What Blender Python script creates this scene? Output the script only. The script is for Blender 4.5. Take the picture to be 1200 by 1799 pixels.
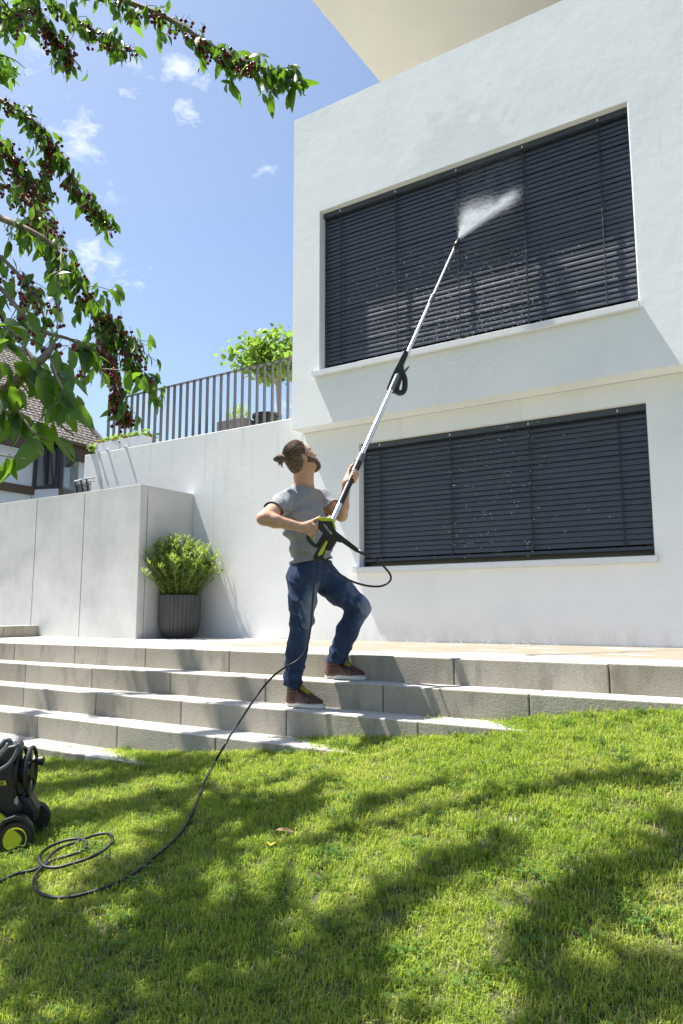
import bpy, bmesh, math, random
import numpy as np
from mathutils import Vector, Matrix, noise
R = math.radians
random.seed(7); rng = np.random.default_rng(7)
scene = bpy.context.scene
for o in list(bpy.data.objects): bpy.data.objects.remove(o)
COL = scene.collection

# ------------------------------------------------------------------ camera, sky, sun, exposure
F_PX, CX, CY = 1288.58, 600.0, 899.5
CAM = np.array([0.0, 0.0, 0.2787])
yaw, pit, rol = R(32.8291), R(7.8255), R(-0.0922)
fw = np.array([-math.sin(yaw)*math.cos(pit), math.cos(yaw)*math.cos(pit), math.sin(pit)])
rt = np.array([math.cos(yaw), math.sin(yaw), 0.0]); up = np.cross(rt, fw)
rt, up = rt*math.cos(rol)+up*math.sin(rol), up*math.cos(rol)-rt*math.sin(rol)
cam_d = bpy.data.cameras.new('camera'); cam = bpy.data.objects.new('camera', cam_d); COL.objects.link(cam)
cam_d.sensor_fit = 'VERTICAL'; cam_d.sensor_height = 24.0; cam_d.lens = 24.0*F_PX/1799.0
cam_d.clip_start = 0.05; cam_d.clip_end = 3000
cam.matrix_world = Matrix(((rt[0], up[0], -fw[0], CAM[0]), (rt[1], up[1], -fw[1], CAM[1]), (rt[2], up[2], -fw[2], CAM[2]), (0, 0, 0, 1)))
scene.camera = cam

SUN = np.array([0.465, 0.092, -1.0])           # direction the light travels
su = -SUN/np.linalg.norm(SUN)
sun_el = math.asin(su[2]); sun_rot = math.atan2(su[0], su[1])
world = bpy.data.worlds.new('World'); scene.world = world; world.use_nodes = True
wn = world.node_tree; wn.nodes.clear()
w_out = wn.nodes.new('ShaderNodeOutputWorld'); w_bg = wn.nodes.new('ShaderNodeBackground')
sky = wn.nodes.new('ShaderNodeTexSky'); sky.sky_type = 'NISHITA'; sky.sun_disc = False
sky.sun_elevation = sun_el; sky.sun_rotation = sun_rot; sky.altitude = 300; sky.air_density = 1.1; sky.dust_density = 1.6; sky.ozone_density = 1.0
w_bg.inputs['Strength'].default_value = 0.082
wn.links.new(w_bg.outputs[0], w_out.inputs[0])

def dirpx(px, py):
    d = fw*F_PX + rt*(px-CX) - up*(py-CY); return d/np.linalg.norm(d)
# thin wisps of cloud: noise inside soft discs at the directions where they float
w_tc = wn.nodes.new('ShaderNodeTexCoord')
w_map = wn.nodes.new('ShaderNodeMapping'); w_map.inputs['Scale'].default_value = (1.0, 1.0, 1.7)
wn.links.new(w_tc.outputs['Generated'], w_map.inputs[0])
w_no = wn.nodes.new('ShaderNodeTexNoise'); w_no.inputs['Scale'].default_value = 30; w_no.inputs['Detail'].default_value = 9; w_no.inputs['Roughness'].default_value = .62; w_no.inputs['Distortion'].default_value = .35
wn.links.new(w_map.outputs[0], w_no.inputs['Vector'])
def wmath(op, a, b=None):
    m = wn.nodes.new('ShaderNodeMath'); m.operation = op
    for i, v in enumerate((a, b)):
        if v is None: continue
        if isinstance(v, (int, float)): m.inputs[i].default_value = v
        else: wn.links.new(v, m.inputs[i])
    return m.outputs[0]
cov = None
for (px, py, rad, amp) in ((322, 130, 58, 1.0), (238, 132, 50, .85), (328, 196, 46, .85), (140, 235, 70, .85), (90, 120, 80, .6), (165, 455, 60, .8), (195, 490, 50, .75), (250, 492, 36, .6), (30, 520, 60, .6), (480, 300, 60, .35), (180, 318, 50, .4), (500, 700, 90, .6), (60, 640, 160, .35)):
    vm = wn.nodes.new('ShaderNodeVectorMath'); vm.operation = 'DISTANCE'
    wn.links.new(w_tc.outputs['Generated'], vm.inputs[0]); vm.inputs[1].default_value = tuple(dirpx(px, py))
    v = wmath('MULTIPLY', wmath('MAXIMUM', wmath('SUBTRACT', 1.0, wmath('DIVIDE', vm.outputs['Value'], rad/F_PX)), 0.0), amp)
    cov = v if cov is None else wmath('MAXIMUM', cov, v)
cov2 = wmath('MULTIPLY', wmath('MAXIMUM', wmath('SUBTRACT', wmath('ADD', w_no.outputs['Fac'], wmath('MULTIPLY', cov, .36)), .66), 0.0), 2.2)
cov2 = wmath('MULTIPLY', wmath('MINIMUM', cov2, .6), wmath('MINIMUM', wmath('MULTIPLY', cov, 4.0), 1.0))
w_mix = wn.nodes.new('ShaderNodeMix'); w_mix.data_type = 'RGBA'
wn.links.new(cov2, w_mix.inputs['Factor'])
wn.links.new(sky.outputs[0], w_mix.inputs['A']); w_mix.inputs['B'].default_value = (7.2, 7.4, 7.8, 1)
wn.links.new(w_mix.outputs['Result'], w_bg.inputs['Color'])

sun_d = bpy.data.lights.new('sun', 'SUN'); sun_o = bpy.data.objects.new('sun', sun_d); COL.objects.link(sun_o)
sun_d.energy = 5.0; sun_d.angle = R(0.53); sun_d.color = (1.0, .955, .88)
sun_o.rotation_euler = Vector(tuple(SUN)).to_track_quat('-Z', 'Y').to_euler()
vs = scene.view_settings; vs.view_transform = 'Standard'; vs.look = 'None'; vs.gamma = 1.0; vs.use_curve_mapping = False
vs.exposure = 1.24
scene.cycles.max_bounces = 8; scene.cycles.diffuse_bounces = 4; scene.cycles.transmission_bounces = 6; scene.cycles.transparent_max_bounces = 8
scene.cycles.use_denoising = True
scene.cycles.sample_clamp_indirect = 8

# ------------------------------------------------------------------ helpers
def V(p): return Vector((float(p[0]), float(p[1]), float(p[2])))
def ray(px, py): return (fw*F_PX + rt*(px-CX) - up*(py-CY))/F_PX
def Q(px, py, D): return CAM + ray(px, py)*D                    # point seen at pixel px,py at depth D along the optical axis
def atY(px, py, Y): d = ray(px, py); return CAM + d*((Y-CAM[1])/d[1])
def atZ(px, py, Z): d = ray(px, py); return CAM + d*((Z-CAM[2])/d[2])
def atPlane(px, py, P0, N): d = ray(px, py); return CAM + d*(np.dot(np.array(P0)-CAM, N)/np.dot(d, N))
def proj(P):
    d = np.asarray(P, float)-CAM; z = d@fw
    return CX+F_PX*(d@rt)/z, CY-F_PX*(d@up)/z, z
LX_ = [-8, -6, -4.9, -4.3, -3.6, -2.7, -2.0, -1.45, -1.15, -.6, 0, 1.2]
LZ_ = [-.76, -.715, -.668, -.658, -.612, -.530, -.465, -.400, -.345, -.29, -.26, -.21]
def lawn_z(x, y):                                    # slope that climbs to the right along the steps and flattens towards the viewer
    y = np.clip(y, -6, 5); w = np.clip((y-1.7)/1.7, 0, 1); w = w*w*(3-2*w)
    return w*np.interp(x, LX_, LZ_)+(1-w)*(-.50+.05*(np.clip(x, -8, 2)+2.5))+.18*(y-3.6)+.018
def lawn_at(px, py, dz=0.0):
    d = ray(px, py); lo, hi = .5, 12.0
    for _ in range(50):
        m = (lo+hi)/2; q = CAM+d*m
        if q[2]-dz < lawn_z(q[0], q[1]): hi = m
        else: lo = m
    return CAM+d*lo

class MB:
    def __init__(s): s.v = []; s.f = []; s.uv = None
    def add(s, vs_, fs):
        n = len(s.v); s.v += [tuple(float(c) for c in p) for p in vs_]; s.f += [tuple(i+n for i in f) for f in fs]; return s
    def box(s, a, b):
        x0, y0, z0 = a; x1, y1, z1 = b
        return s.add([(x0,y0,z0),(x1,y0,z0),(x1,y1,z0),(x0,y1,z0),(x0,y0,z1),(x1,y0,z1),(x1,y1,z1),(x0,y1,z1)],
                     [(0,3,2,1),(4,5,6,7),(0,1,5,4),(1,2,6,5),(2,3,7,6),(3,0,4,7)])
    def bar(s, p, q, w, h, upv=(0,0,1)):              # box between two points, w across, h along upv
        p, q = np.array(p, float), np.array(q, float); d = q-p; d /= np.linalg.norm(d)
        sd = np.cross(d, np.array(upv, float)); sd /= np.linalg.norm(sd); u = np.cross(sd, d)
        c = []
        for e in (p, q):
            for (i, j) in ((-1,-1),(1,-1),(1,1),(-1,1)): c.append(e+sd*w/2*i+u*h/2*j)
        return s.add(c, [(3,2,1,0),(4,5,6,7),(0,1,5,4),(1,2,6,5),(2,3,7,6),(3,0,4,7)])
    def tube(s, pts, rad, n=8, cap=True):
        pts = [np.array(p, float) for p in pts]; m = len(pts)
        if np.isscalar(rad): rad = [rad]*m
        t0 = pts[1]-pts[0]; a = np.array((0,0,1.)) if abs(t0[2]) < .9*np.linalg.norm(t0) else np.array((1.,0,0))
        u = np.cross(t0, a); u /= np.linalg.norm(u); vs_ = []
        for i, p in enumerate(pts):
            t = pts[min(i+1, m-1)]-pts[max(i-1, 0)]; t /= (np.linalg.norm(t)+1e-12)
            u = u-t*np.dot(u, t); u /= (np.linalg.norm(u)+1e-12); w = np.cross(t, u)
            for k in range(n):
                an = 2*math.pi*k/n; vs_.append(p+(u*math.cos(an)+w*math.sin(an))*rad[i])
        fs = [(i*n+k, i*n+(k+1)%n, (i+1)*n+(k+1)%n, (i+1)*n+k) for i in range(m-1) for k in range(n)]
        if cap: fs += [tuple(range(n-1, -1, -1)), tuple((m-1)*n+k for k in range(n))]
        return s.add(vs_, fs)
    def lathe(s, prof, c, ax=(0,0,1), n=24, u0=None):    # prof: (radius, height along ax)
        ax = np.array(ax, float); ax /= np.linalg.norm(ax)
        a = np.array((1.,0,0)) if abs(ax[0]) < .9 else np.array((0,1.,0))
        u = np.cross(ax, a); u /= np.linalg.norm(u); w = np.cross(ax, u); c = np.array(c, float)
        vs_ = [c+ax*h+(u*math.cos(2*math.pi*k/n)+w*math.sin(2*math.pi*k/n))*r for (r, h) in prof for k in range(n)]
        m = len(prof)
        fs = [(i*n+k, i*n+(k+1)%n, (i+1)*n+(k+1)%n, (i+1)*n+k) for i in range(m-1) for k in range(n)]
        fs += [tuple(range(n-1, -1, -1)), tuple((m-1)*n+k for k in range(n))]
        return s.add(vs_, fs)
    def prism(s, poly, off):                            # poly: 3D points, off: extrusion vector
        n = len(poly); off = np.array(off, float)
        vs_ = [np.array(p, float) for p in poly]+[np.array(p, float)+off for p in poly]
        return s.add(vs_, [tuple(range(n)), tuple(range(2*n-1, n-1, -1))]+[(i, i+n, (i+1)%n+n, (i+1)%n) for i in range(n)])
    def ellip(s, c, rx, ry, rz, nu=10, nv=6):
        vs_ = [(c[0], c[1], c[2]-rz)]; fs = []
        for j in range(1, nv):
            a = -math.pi/2+math.pi*j/nv
            for k in range(nu): vs_.append((c[0]+rx*math.cos(a)*math.cos(2*math.pi*k/nu), c[1]+ry*math.cos(a)*math.sin(2*math.pi*k/nu), c[2]+rz*math.sin(a)))
        vs_.append((c[0], c[1], c[2]+rz)); L = len(vs_)-1
        for k in range(nu): fs.append((0, 1+(k+1)%nu, 1+k)); fs.append((L, L-nu+k, L-nu+(k+1)%nu))
        for j in range(nv-2):
            for k in range(nu): fs.append((1+j*nu+k, 1+j*nu+(k+1)%nu, 1+(j+1)*nu+(k+1)%nu, 1+(j+1)*nu+k))
        return s.add(vs_, fs)
    def mesh(s, name):
        me = bpy.data.meshes.new(name); me.from_pydata(s.v, [], s.f); me.update()
        bm = bmesh.new(); bm.from_mesh(me); bmesh.ops.recalc_face_normals(bm, faces=bm.faces); bm.to_mesh(me); bm.free()
        return me
def link(name, me, m, parent=None, smooth=False, bevel=0, angle=None):
    o = bpy.data.objects.new(name, me); COL.objects.link(o)
    if m is not None and not me.materials: me.materials.append(m)
    if parent is not None:
        o.parent = parent
        o.matrix_parent_inverse = parent.matrix_basis.inverted()
    if smooth: me.polygons.foreach_set('use_smooth', [True]*len(me.polygons))
    if bevel:
        b = o.modifiers.new('bevel', 'BEVEL'); b.width = bevel; b.segments = 2; b.limit_method = 'ANGLE'; b.angle_limit = R(40)
    if angle: me.set_sharp_from_angle(angle=R(angle))
    return o
def obj(name, mb, m, parent=None, smooth=False, bevel=0, angle=None): return link(name, mb.mesh(name), m, parent, smooth, bevel, angle)
def tag(o, label=None, cat=None, group=None, kind=None):
    if label: o['label'] = label
    if cat: o['category'] = cat
    if group: o['group'] = group
    if kind: o['kind'] = kind
    return o
def thing(name, label, cat, loc=(0,0,0), group=None):
    o = bpy.data.objects.new(name, None); COL.objects.link(o); o.location = V(loc); o.empty_display_size = .1
    return tag(o, label, cat, group)
def spline(pts, n=8):
    pts = [np.array(p, float) for p in pts]; out = []
    for i in range(len(pts)-1):
        p0, p1, p2, p3 = pts[max(i-1,0)], pts[i], pts[i+1], pts[min(i+2, len(pts)-1)]
        for k in range(n):
            t = k/n; out.append(.5*((2*p1)+(-p0+p2)*t+(2*p0-5*p1+4*p2-p3)*t*t+(-p0+3*p1-3*p2+p3)*t**3))
    out.append(pts[-1]); return out

# ------------------------------------------------------------------ materials
class NT:
    def __init__(s, name, rough=.6, color=(.5,.5,.5), metallic=0, spec=.5):
        s.m = bpy.data.materials.new(name); s.m.use_nodes = True; s.t = s.m.node_tree; s.b = s.t.nodes['Principled BSDF']
        s.b.inputs['Roughness'].default_value = rough; s.b.inputs['Base Color'].default_value = (*color, 1); s.b.inputs['Metallic'].default_value = metallic
        s.b.inputs['Specular IOR Level'].default_value = spec
        s.m.diffuse_color = (*color, 1)
    def n(s, t): return s.t.nodes.new(t)
    def l(s, a, b): s.t.links.new(a, b)
    def pos(s): g = s.n('ShaderNodeNewGeometry'); return g.outputs['Position']
    def objc(s): g = s.n('ShaderNodeTexCoord'); return g.outputs['Object']
    def noise(s, scale, detail=4, rough=.5, vec=None, sc=(1,1,1), dist=0):
        mp = s.n('ShaderNodeMapping'); mp.inputs['Scale'].default_value = sc; s.l(vec if vec is not None else s.pos(), mp.inputs[0])
        t = s.n('ShaderNodeTexNoise'); t.inputs['Scale'].default_value = scale; t.inputs['Detail'].default_value = detail; t.inputs['Roughness'].default_value = rough; t.inputs['Distortion'].default_value = dist
        s.l(mp.outputs[0], t.inputs['Vector']); return t.outputs['Fac']
    def ramp(s, fac, stops):
        r = s.n('ShaderNodeValToRGB'); e = r.color_ramp.elements
        while len(e) < len(stops): e.new(.5)
        for i, (p, c) in enumerate(stops): e[i].position = p; e[i].color = (*c, 1) if len(c) == 3 else c
        s.l(fac, r.inputs[0]); return r.outputs[0]
    def rng_(s, v, a, b, c=0., d=1.):
        m = s.n('ShaderNodeMapRange'); m.inputs[1].default_value = a; m.inputs[2].default_value = b; m.inputs[3].default_value = c; m.inputs[4].default_value = d
        s.l(v, m.inputs[0]); return m.outputs[0]
    def mix(s, fac, a, b, mode='MIX'):
        m = s.n('ShaderNodeMix'); m.data_type = 'RGBA'; m.blend_type = mode
        for k, v in (('Factor', fac), ('A', a), ('B', b)):
            if hasattr(v, 'links') or hasattr(v, 'is_linked'): s.l(v, m.inputs[k])
            elif k == 'Factor': m.inputs[k].default_value = v
            else: m.inputs[k].default_value = (*v, 1)
        return m.outputs['Result']
    def math(s, op, a, b=None, c=None):
        m = s.n('ShaderNodeMath'); m.operation = op
        for i, v in enumerate((a, b, c)):
            if v is None: continue
            if isinstance(v, (int, float)): m.inputs[i].default_value = v
            else: s.l(v, m.inputs[i])
        return m.outputs[0]
    def col(s, c): s.l(c, s.b.inputs['Base Color']); return s
    def rough(s, c): s.l(c, s.b.inputs['Roughness']); return s
    def bump(s, h, dist, strength=1.0, prev=None):
        b = s.n('ShaderNodeBump'); b.inputs['Distance'].default_value = dist; b.inputs['Strength'].default_value = strength
        s.l(h, b.inputs['Height'])
        if prev is not None: s.l(prev, b.inputs['Normal'])
        s.l(b.outputs[0], s.b.inputs['Normal']); return b.outputs[0]
    def sep(s, v):
        x = s.n('ShaderNodeSeparateXYZ'); s.l(v, x.inputs[0]); return x.outputs
    def translucent(s, color, fac=.4):
        tr = s.n('ShaderNodeBsdfTranslucent')
        if hasattr(color, 'is_linked'): s.l(color, tr.inputs[0])
        else: tr.inputs[0].default_value = (*color, 1)
        mx = s.n('ShaderNodeMixShader'); mx.inputs[0].default_value = fac
        out = s.t.nodes['Material Output']; s.l(s.b.outputs[0], mx.inputs[1]); s.l(tr.outputs[0], mx.inputs[2]); s.l(mx.outputs[0], out.inputs['Surface']); return s
def simple(name, color, rough=.5, metallic=0, var=.12, scale=30, bump=0, spec=.5):
    t = NT(name, rough, color, metallic, spec)
    nf = t.noise(scale, 5, .6, t.objc())
    lo = tuple(c*(1-var) for c in color); hi = tuple(min(1, c*(1+var)) for c in color)
    t.col(t.ramp(nf, [(.3, lo), (.7, hi)])); t.rough(t.rng_(nf, .3, .7, max(.02, rough-.06), min(1, rough+.06)))
    if bump: t.bump(nf, bump)
    return t.m

# white render of the house: trowelled relief, damp patch over the upper window
t = NT('white_plaster', .85, (.78,.78,.77), spec=.25); P_ = t.pos()
n1 = t.noise(1.4, 6, .6); n2 = t.noise(11, 7, .62); n3 = t.noise(130, 3, .6)
c = t.ramp(n1, [(.3, (.735,.75,.765)), (.5, (.79,.80,.812)), (.72, (.825,.832,.84))])
wetn = t.noise(5, 6, .62)
vd = t.n('ShaderNodeVectorMath'); vd.operation = 'DISTANCE'; t.l(P_, vd.inputs[0]); vd.inputs[1].default_value = tuple(atY(800, 258, 6.2))
wet = t.rng_(t.math('ADD', t.rng_(vd.outputs['Value'], .1, .75, .75, 0.), t.rng_(wetn, .35, .65, -.25, .25)), .30, .42, 0, 1)
c = t.mix(t.math('MULTIPLY', wet, .32), c, (.58,.61,.64))
zb_ = t.sep(P_)[2]; dirt = t.math('MULTIPLY', t.rng_(zb_, .0, .22, 1, 0), t.rng_(t.noise(6, 6, .7, sc=(1, 1, .35)), .42, .7)); c = t.mix(t.math('MULTIPLY', dirt, .45), c, (.42,.39,.34))
drip = t.math('MULTIPLY', t.rng_(t.noise(10, 4, .6, sc=(1, 1, .04)), .60, .72), t.rng_(t.noise(1.1, 3, .5), .45, .65)); c = t.mix(t.math('MULTIPLY', drip, .22), c, (.52,.52,.50)); t.col(c)
h = t.math('ADD', t.math('MULTIPLY', n2, 1.0), t.math('MULTIPLY', n3, .22)); t.bump(t.math('ADD', h, t.math('MULTIPLY', n1, 2.0)), .0024, .7); M_PLASTER = t.m
# retaining wall: same render, greyer, drip streaks
t = NT('streaked_render', .85, (.7,.7,.69), spec=.25)
n1 = t.noise(1.2, 5, .6); st = t.noise(9, 5, .65, sc=(1, 1, .05)); n2 = t.noise(14, 6, .6); n3 = t.noise(130, 3, .6)
c = t.ramp(n1, [(.3, (.68,.685,.685)), (.7, (.76,.762,.755))])
zz = t.sep(t.pos())[2]
sm = t.math('MULTIPLY', t.rng_(st, .56, .72, 0, 1), t.rng_(zz, .2, 2.3, .2, .9))
c = t.mix(t.math('MULTIPLY', sm, .5), c, (.44,.43,.40)); t.col(c)
t.bump(t.math('ADD', n2, t.math('MULTIPLY', n3, .25)), .0022, .7); M_RETAIN = t.m
# smooth precast concrete panels
t = NT('precast_concrete', .8, (.5,.5,.48), spec=.3)
n1 = t.noise(2.2, 7, .62); st = t.noise(6, 5, .6, sc=(1, 1, .12)); sp = t.noise(60, 3, .5)
c = t.ramp(n1, [(.28, (.42,.425,.415)), (.5, (.52,.52,.505)), (.74, (.60,.595,.575))])
c = t.mix(t.math('MULTIPLY', t.rng_(st, .55, .75), .35), c, (.36,.36,.34)); t.col(c)
t.bump(t.math('ADD', sp, n1), .0012, .5); M_CONC = t.m
# step blocks: bush-hammered faces
t = NT('hammered_concrete', .9, (.3,.28,.25), spec=.25)
n1 = t.noise(3, 5, .6); n2 = t.noise(170, 3, .7); n3 = t.noise(75, 4, .6)
c = t.ramp(n1, [(.3, (.43,.385,.31)), (.7, (.53,.485,.41))])
c = t.mix(t.rng_(n2, .35, .65, .45, 0.), c, (.19,.175,.15))
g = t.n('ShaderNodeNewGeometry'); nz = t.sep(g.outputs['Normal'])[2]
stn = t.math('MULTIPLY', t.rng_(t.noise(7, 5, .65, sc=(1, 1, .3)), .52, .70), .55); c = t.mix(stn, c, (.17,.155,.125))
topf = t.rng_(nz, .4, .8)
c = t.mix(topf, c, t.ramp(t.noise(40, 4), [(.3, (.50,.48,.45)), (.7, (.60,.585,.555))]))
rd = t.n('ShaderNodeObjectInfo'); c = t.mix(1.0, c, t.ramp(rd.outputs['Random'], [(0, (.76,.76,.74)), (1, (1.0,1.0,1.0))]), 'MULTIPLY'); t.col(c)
t.bump(t.math('ADD', t.math('MULTIPLY', n2, .8), n3), .007, .9); M_STEP = t.m
# terrace slabs, wet where the water has run
t = NT('terrace_stone', .8, (.5,.47,.42), spec=.4); P_ = t.pos()
n1 = t.noise(3, 5, .6); n2 = t.noise(90, 3, .6)
c = t.ramp(n1, [(.3, (.50,.48,.44)), (.7, (.60,.58,.54))])
px_ = t.sep(P_)
wm = t.rng_(t.math('ADD', t.rng_(px_[0], -5.3, -4.3, 0, 1), t.rng_(t.noise(2.2, 6, .65, sc=(.6, 2.2, 1)), .35, .65, -.6, .6)), .45, .6)
wm = t.math('MULTIPLY', wm, t.rng_(t.math('ADD', px_[1], t.rng_(t.noise(1.1, 5, .6), .3, .7, -.35, .35)), 4.72, 4.8))
c = t.mix(wm, c, t.ramp(n2, [(.3, (.235,.205,.15)), (.7, (.30,.265,.205))])); t.col(c); t.rough(t.rng_(wm, 0, 1, .85, .5)); t.bump(n2, .001, .5); M_TERR = t.m
M_SILL = simple('sill_aluminium_white', (.68,.69,.71), .4, 0, .04, 20)
M_SLAT = None
t = NT('slat_paint', .42, (.03,.036,.05), metallic=.0, spec=.5)
dn = t.noise(5, 6, .65, sc=(1,1,2.5)); dn2 = t.noise(60, 4, .6)
t.col(t.mix(t.rng_(dn, .45, .75, 0, .35), t.ramp(dn2, [(.3, (.036,.044,.060)), (.7, (.048,.057,.076))]), (.085,.09,.10))); t.rough(t.rng_(dn, .35, .7, .34, .52)); M_SLAT = t.m
M_CORD = simple('blind_cord', (.015,.016,.02), .6)
M_DARK = simple('window_dark', (.02,.022,.025), .2)
M_TAN = simple('window_frame_bronze', (.20,.165,.10), .5)
M_RAIL = simple('railing_powder_coat', (.085,.082,.085), .45, .2, .08, 25)
M_SOFFIT = simple('soffit_render', (.62,.61,.56), .9, 0, .03, 1.5)
M_GRAVEL = simple('roof_gravel', (.62,.59,.53), .95, 0, .2, 60)
M_BLACK = simple('black_plastic', (.012,.012,.013), .42, 0, .15, 60, .0004)
M_RUBBER = simple('black_rubber', (.014,.014,.015), .6, 0, .15, 80)
M_GREYPL = simple('grey_plastic', (.10,.11,.125), .4, 0, .1, 60)
M_YEL = simple('yellow_green_plastic', (.52,.54,.02), .38, 0, .08, 40)
M_ALU = simple('anodised_aluminium', (.80,.81,.82), .26, .95, .04, 60)
M_WHITE = simple('white_print', (.75,.75,.75), .6)
M_HOSE = simple('hose_rubber', (.013,.013,.015), .5, 0, .15, 60)
M_WATER = None
t = NT('water_droplet', .05, (.9,.93,.96)); t.translucent((.95,.97,1.0), .5); M_WATER = t.m
# ------------------------------------------------------------------ ground and lawn
t = NT('soil', .95, (.06,.07,.03)); n1 = t.noise(5, 5, .6); n2 = t.noise(60, 4, .6)
t.col(t.mix(n2, t.ramp(n1, [(.35, (.030,.050,.012)), (.65, (.06,.065,.025))]), (.10,.10,.04))); t.bump(n2, .01); M_SOIL = t.m
mb = MB(); mb.add([(-1500,-1500,-3.2),(1500,-1500,-3.2),(1500,1500,-3.2),(-1500,1500,-3.2)], [(0,1,2,3)])
tag(obj('ground', mb, M_SOIL), kind='structure')
def lawn_grid(x0, x1, nx, y0, y1, ny, dz=0.0):
    xs, ys = np.linspace(x0, x1, nx), np.linspace(y0, y1, ny); m = MB()
    for y in ys:
        for x in xs:
            m.v.append((x, y, float(lawn_z(x, y))+.012*noise.noise(Vector((x*2.2, y*2.2, 3)))+dz))
    m.f = [(j*nx+i, j*nx+i+1, (j+1)*nx+i+1, (j+1)*nx+i) for j in range(ny-1) for i in range(nx-1)]
    return m
tag(obj('lawn', lawn_grid(-26, 14, 161, -22, 4.2, 106), M_SOIL, smooth=True), kind='structure')

# ------------------------------------------------------------------ steps of cast blocks
Y1, TR, RI = 4.2412, .2446, .16
steps = thing('garden_steps', 'flight of grey hammered concrete block steps rising from the lawn to the terrace', 'steps', (-3, Y1, -.6))
joints = [[25,131.6,256,403,600,797,1068], [45,162,300,467,672,928], [42,169,319,503,733], [67,207.5,380,570,760], [10,150,300]]
for i in range(5):
    Yn, zt = Y1-i*TR, -i*RI
    xs = sorted(float(atY(px, 1150+30*i, Yn)[0]) for px in joints[i])
    st = xs[1]-xs[0]
    xs = [xs[0]-1.05*2, xs[0]-1.05]+xs
    while xs[-1] < .9: xs.append(xs[-1]+1.0)
    for a, b in zip(xs[:-1], xs[1:]):
        jy = random.uniform(-.002, .002); jz = random.uniform(-.002, .001)
        mb = MB().box((a+.003, Yn+jy, zt-.166+jz), (b-.003, Yn+.40+.1*(i == 0), zt+jz))
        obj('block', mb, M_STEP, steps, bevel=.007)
# ------------------------------------------------------------------ terrace paving
YL, YF, YP = 6.4211, 6.209, 5.5932
terr = tag(obj('terrace', MB().box((-16, Y1+.3, -.30), (4, YL+.3, -.03)), M_TERR), kind='structure')
for j, (ya, yb) in enumerate(((Y1+.504, 5.44), (5.446, YL+.02))):
    x = -15+.3*j
    while x < 3.5:
        obj('slab', MB().box((x+.002, ya, -.03), (x+.898, yb, random.uniform(-.0015, .0005))), M_TERR, terr); x += .9
# big cast block standing on the terrace at the left
sb = thing('step_block', 'low tan concrete block standing on the terrace against the left grey panels', 'block', (-8.7, 5.4, 0))
p0, p1 = atZ(2, 1120.3, 0), atZ(75.5, 1117.8, 0); d = (p1-p0); d /= np.linalg.norm(d); nrm = np.array((-d[1], d[0], 0))
def blk(a, b): return MB().prism([a, b, b+nrm*.5, a+nrm*.5], (0, 0, .132))
jx = atZ(5.5, 1120.2, 0)
obj('block', blk(jx+d*.004, p1), M_STEP, sb, bevel=.006); obj('block', blk(p0-d*1.1, jx-d*.004), M_STEP, sb, bevel=.006)

# ------------------------------------------------------------------ white retaining wall with the terrace above it
rw = thing('retaining_wall', 'long white rendered retaining wall with drip streaks under the grey railing', 'wall', (-6.5, YL, 0))
ZT = 2.442
mb = MB().box((-8.36, YL, -.2), (-4.647, YL+.42, ZT)); obj('wall', mb, M_RETAIN, rw, bevel=.008)
mb = MB().box((-8.36, YL+.421, -.2), (-7.96, YL+9, ZT-.02)); obj('end_wall', mb, M_RETAIN, rw)
tag(obj('upper_terrace', MB().box((-7.958, YL+.422, 1.9), (-4.66, YL+14, ZT-.06)), M_GRAVEL), kind='structure')

# ------------------------------------------------------------------ precast planter wall
pw = thing('panel_wall', 'low wall of grey precast concrete panels left of the potted shrub', 'wall', (-8, YP, 0))
ZP = 1.712
xs = [-11.9, -10.95, -9.9, -9.03, -8.163, -7.243, -6.281]
for a, b in zip(xs[:-1], xs[1:]): obj('panel', MB().box((a+.006, YP, -.1), (b-.006*(b < -6.3), YP+.10, ZP)), M_CONC, pw, bevel=.004)
obj('panel', MB().box((-6.381, YP+.112, -.1), (-6.281, YL-.002, ZP)), M_CONC, pw, bevel=.004)
obj('core', MB().box((-12.5, YP+.101, -.1), (-6.383, YL-.002, ZP-.12)), simple('planting_soil', (.05,.04,.03), .95, 0, .3, 20), pw)

# ------------------------------------------------------------------ white house
house = thing('white_house', 'modern white rendered house with two wide dark blinds and an overhanging roof slab', 'house', (-2, YF, 0))
XL, XR = -4.645, 4.2; ZU0, ZU1 = 2.240, 5.882
UX0, UX1, UZ0, UZ1 = -4.285, -1.067, 2.822, 4.652
LX0, LX1, LZ0, LZ1 = -3.925, -1.094, .735, 2.036
def wall_with_hole(x0, x1, z0, z1, hx0, hx1, hz0, hz1, yf, yb, yr):
    v = []
    for (y, X0, X1, Z0, Z1) in ((yf, x0, x1, z0, z1), (yf, hx0, hx1, hz0, hz1), (yr, hx0, hx1, hz0, hz1), (yb, x0, x1, z0, z1)):
        v += [(X0, y, Z0), (X1, y, Z0), (X1, y, Z1), (X0, y, Z1)]
    f = []
    for k in range(4):
        j = (k+1) % 4
        f += [(k, j, 4+j, 4+k), (4+k, 4+j, 8+j, 8+k), (k, 12+k, 12+j, j)]
    f += [(12, 13, 14, 15), (8, 9, 10, 11)]
    return MB().add(v, f)
obj('upper_wall', wall_with_hole(XL, XR, ZU0, ZU1, UX0, UX1, UZ0, UZ1, YF, YF+.45, YF+.26), M_PLASTER, house, bevel=.008)
obj('lower_wall', wall_with_hole(XL, XR, -.2, ZU0-.003, LX0, LX1, LZ0, LZ1, YL, YL+.4, YL+.26), M_PLASTER, house)
mb = MB().box((XL, YF+.451, ZU0), (XL+.35, 15, ZU1)); mb.box((XL+.351, YF+.451, ZU0), (XR, 15, ZU0+.2)); obj('side_wall', mb, M_PLASTER, house)
obj('roof_terrace', MB().box((XL+.352, YF+.452, 5.2), (XR, 15, 5.42)), M_GRAVEL, house)
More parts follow.
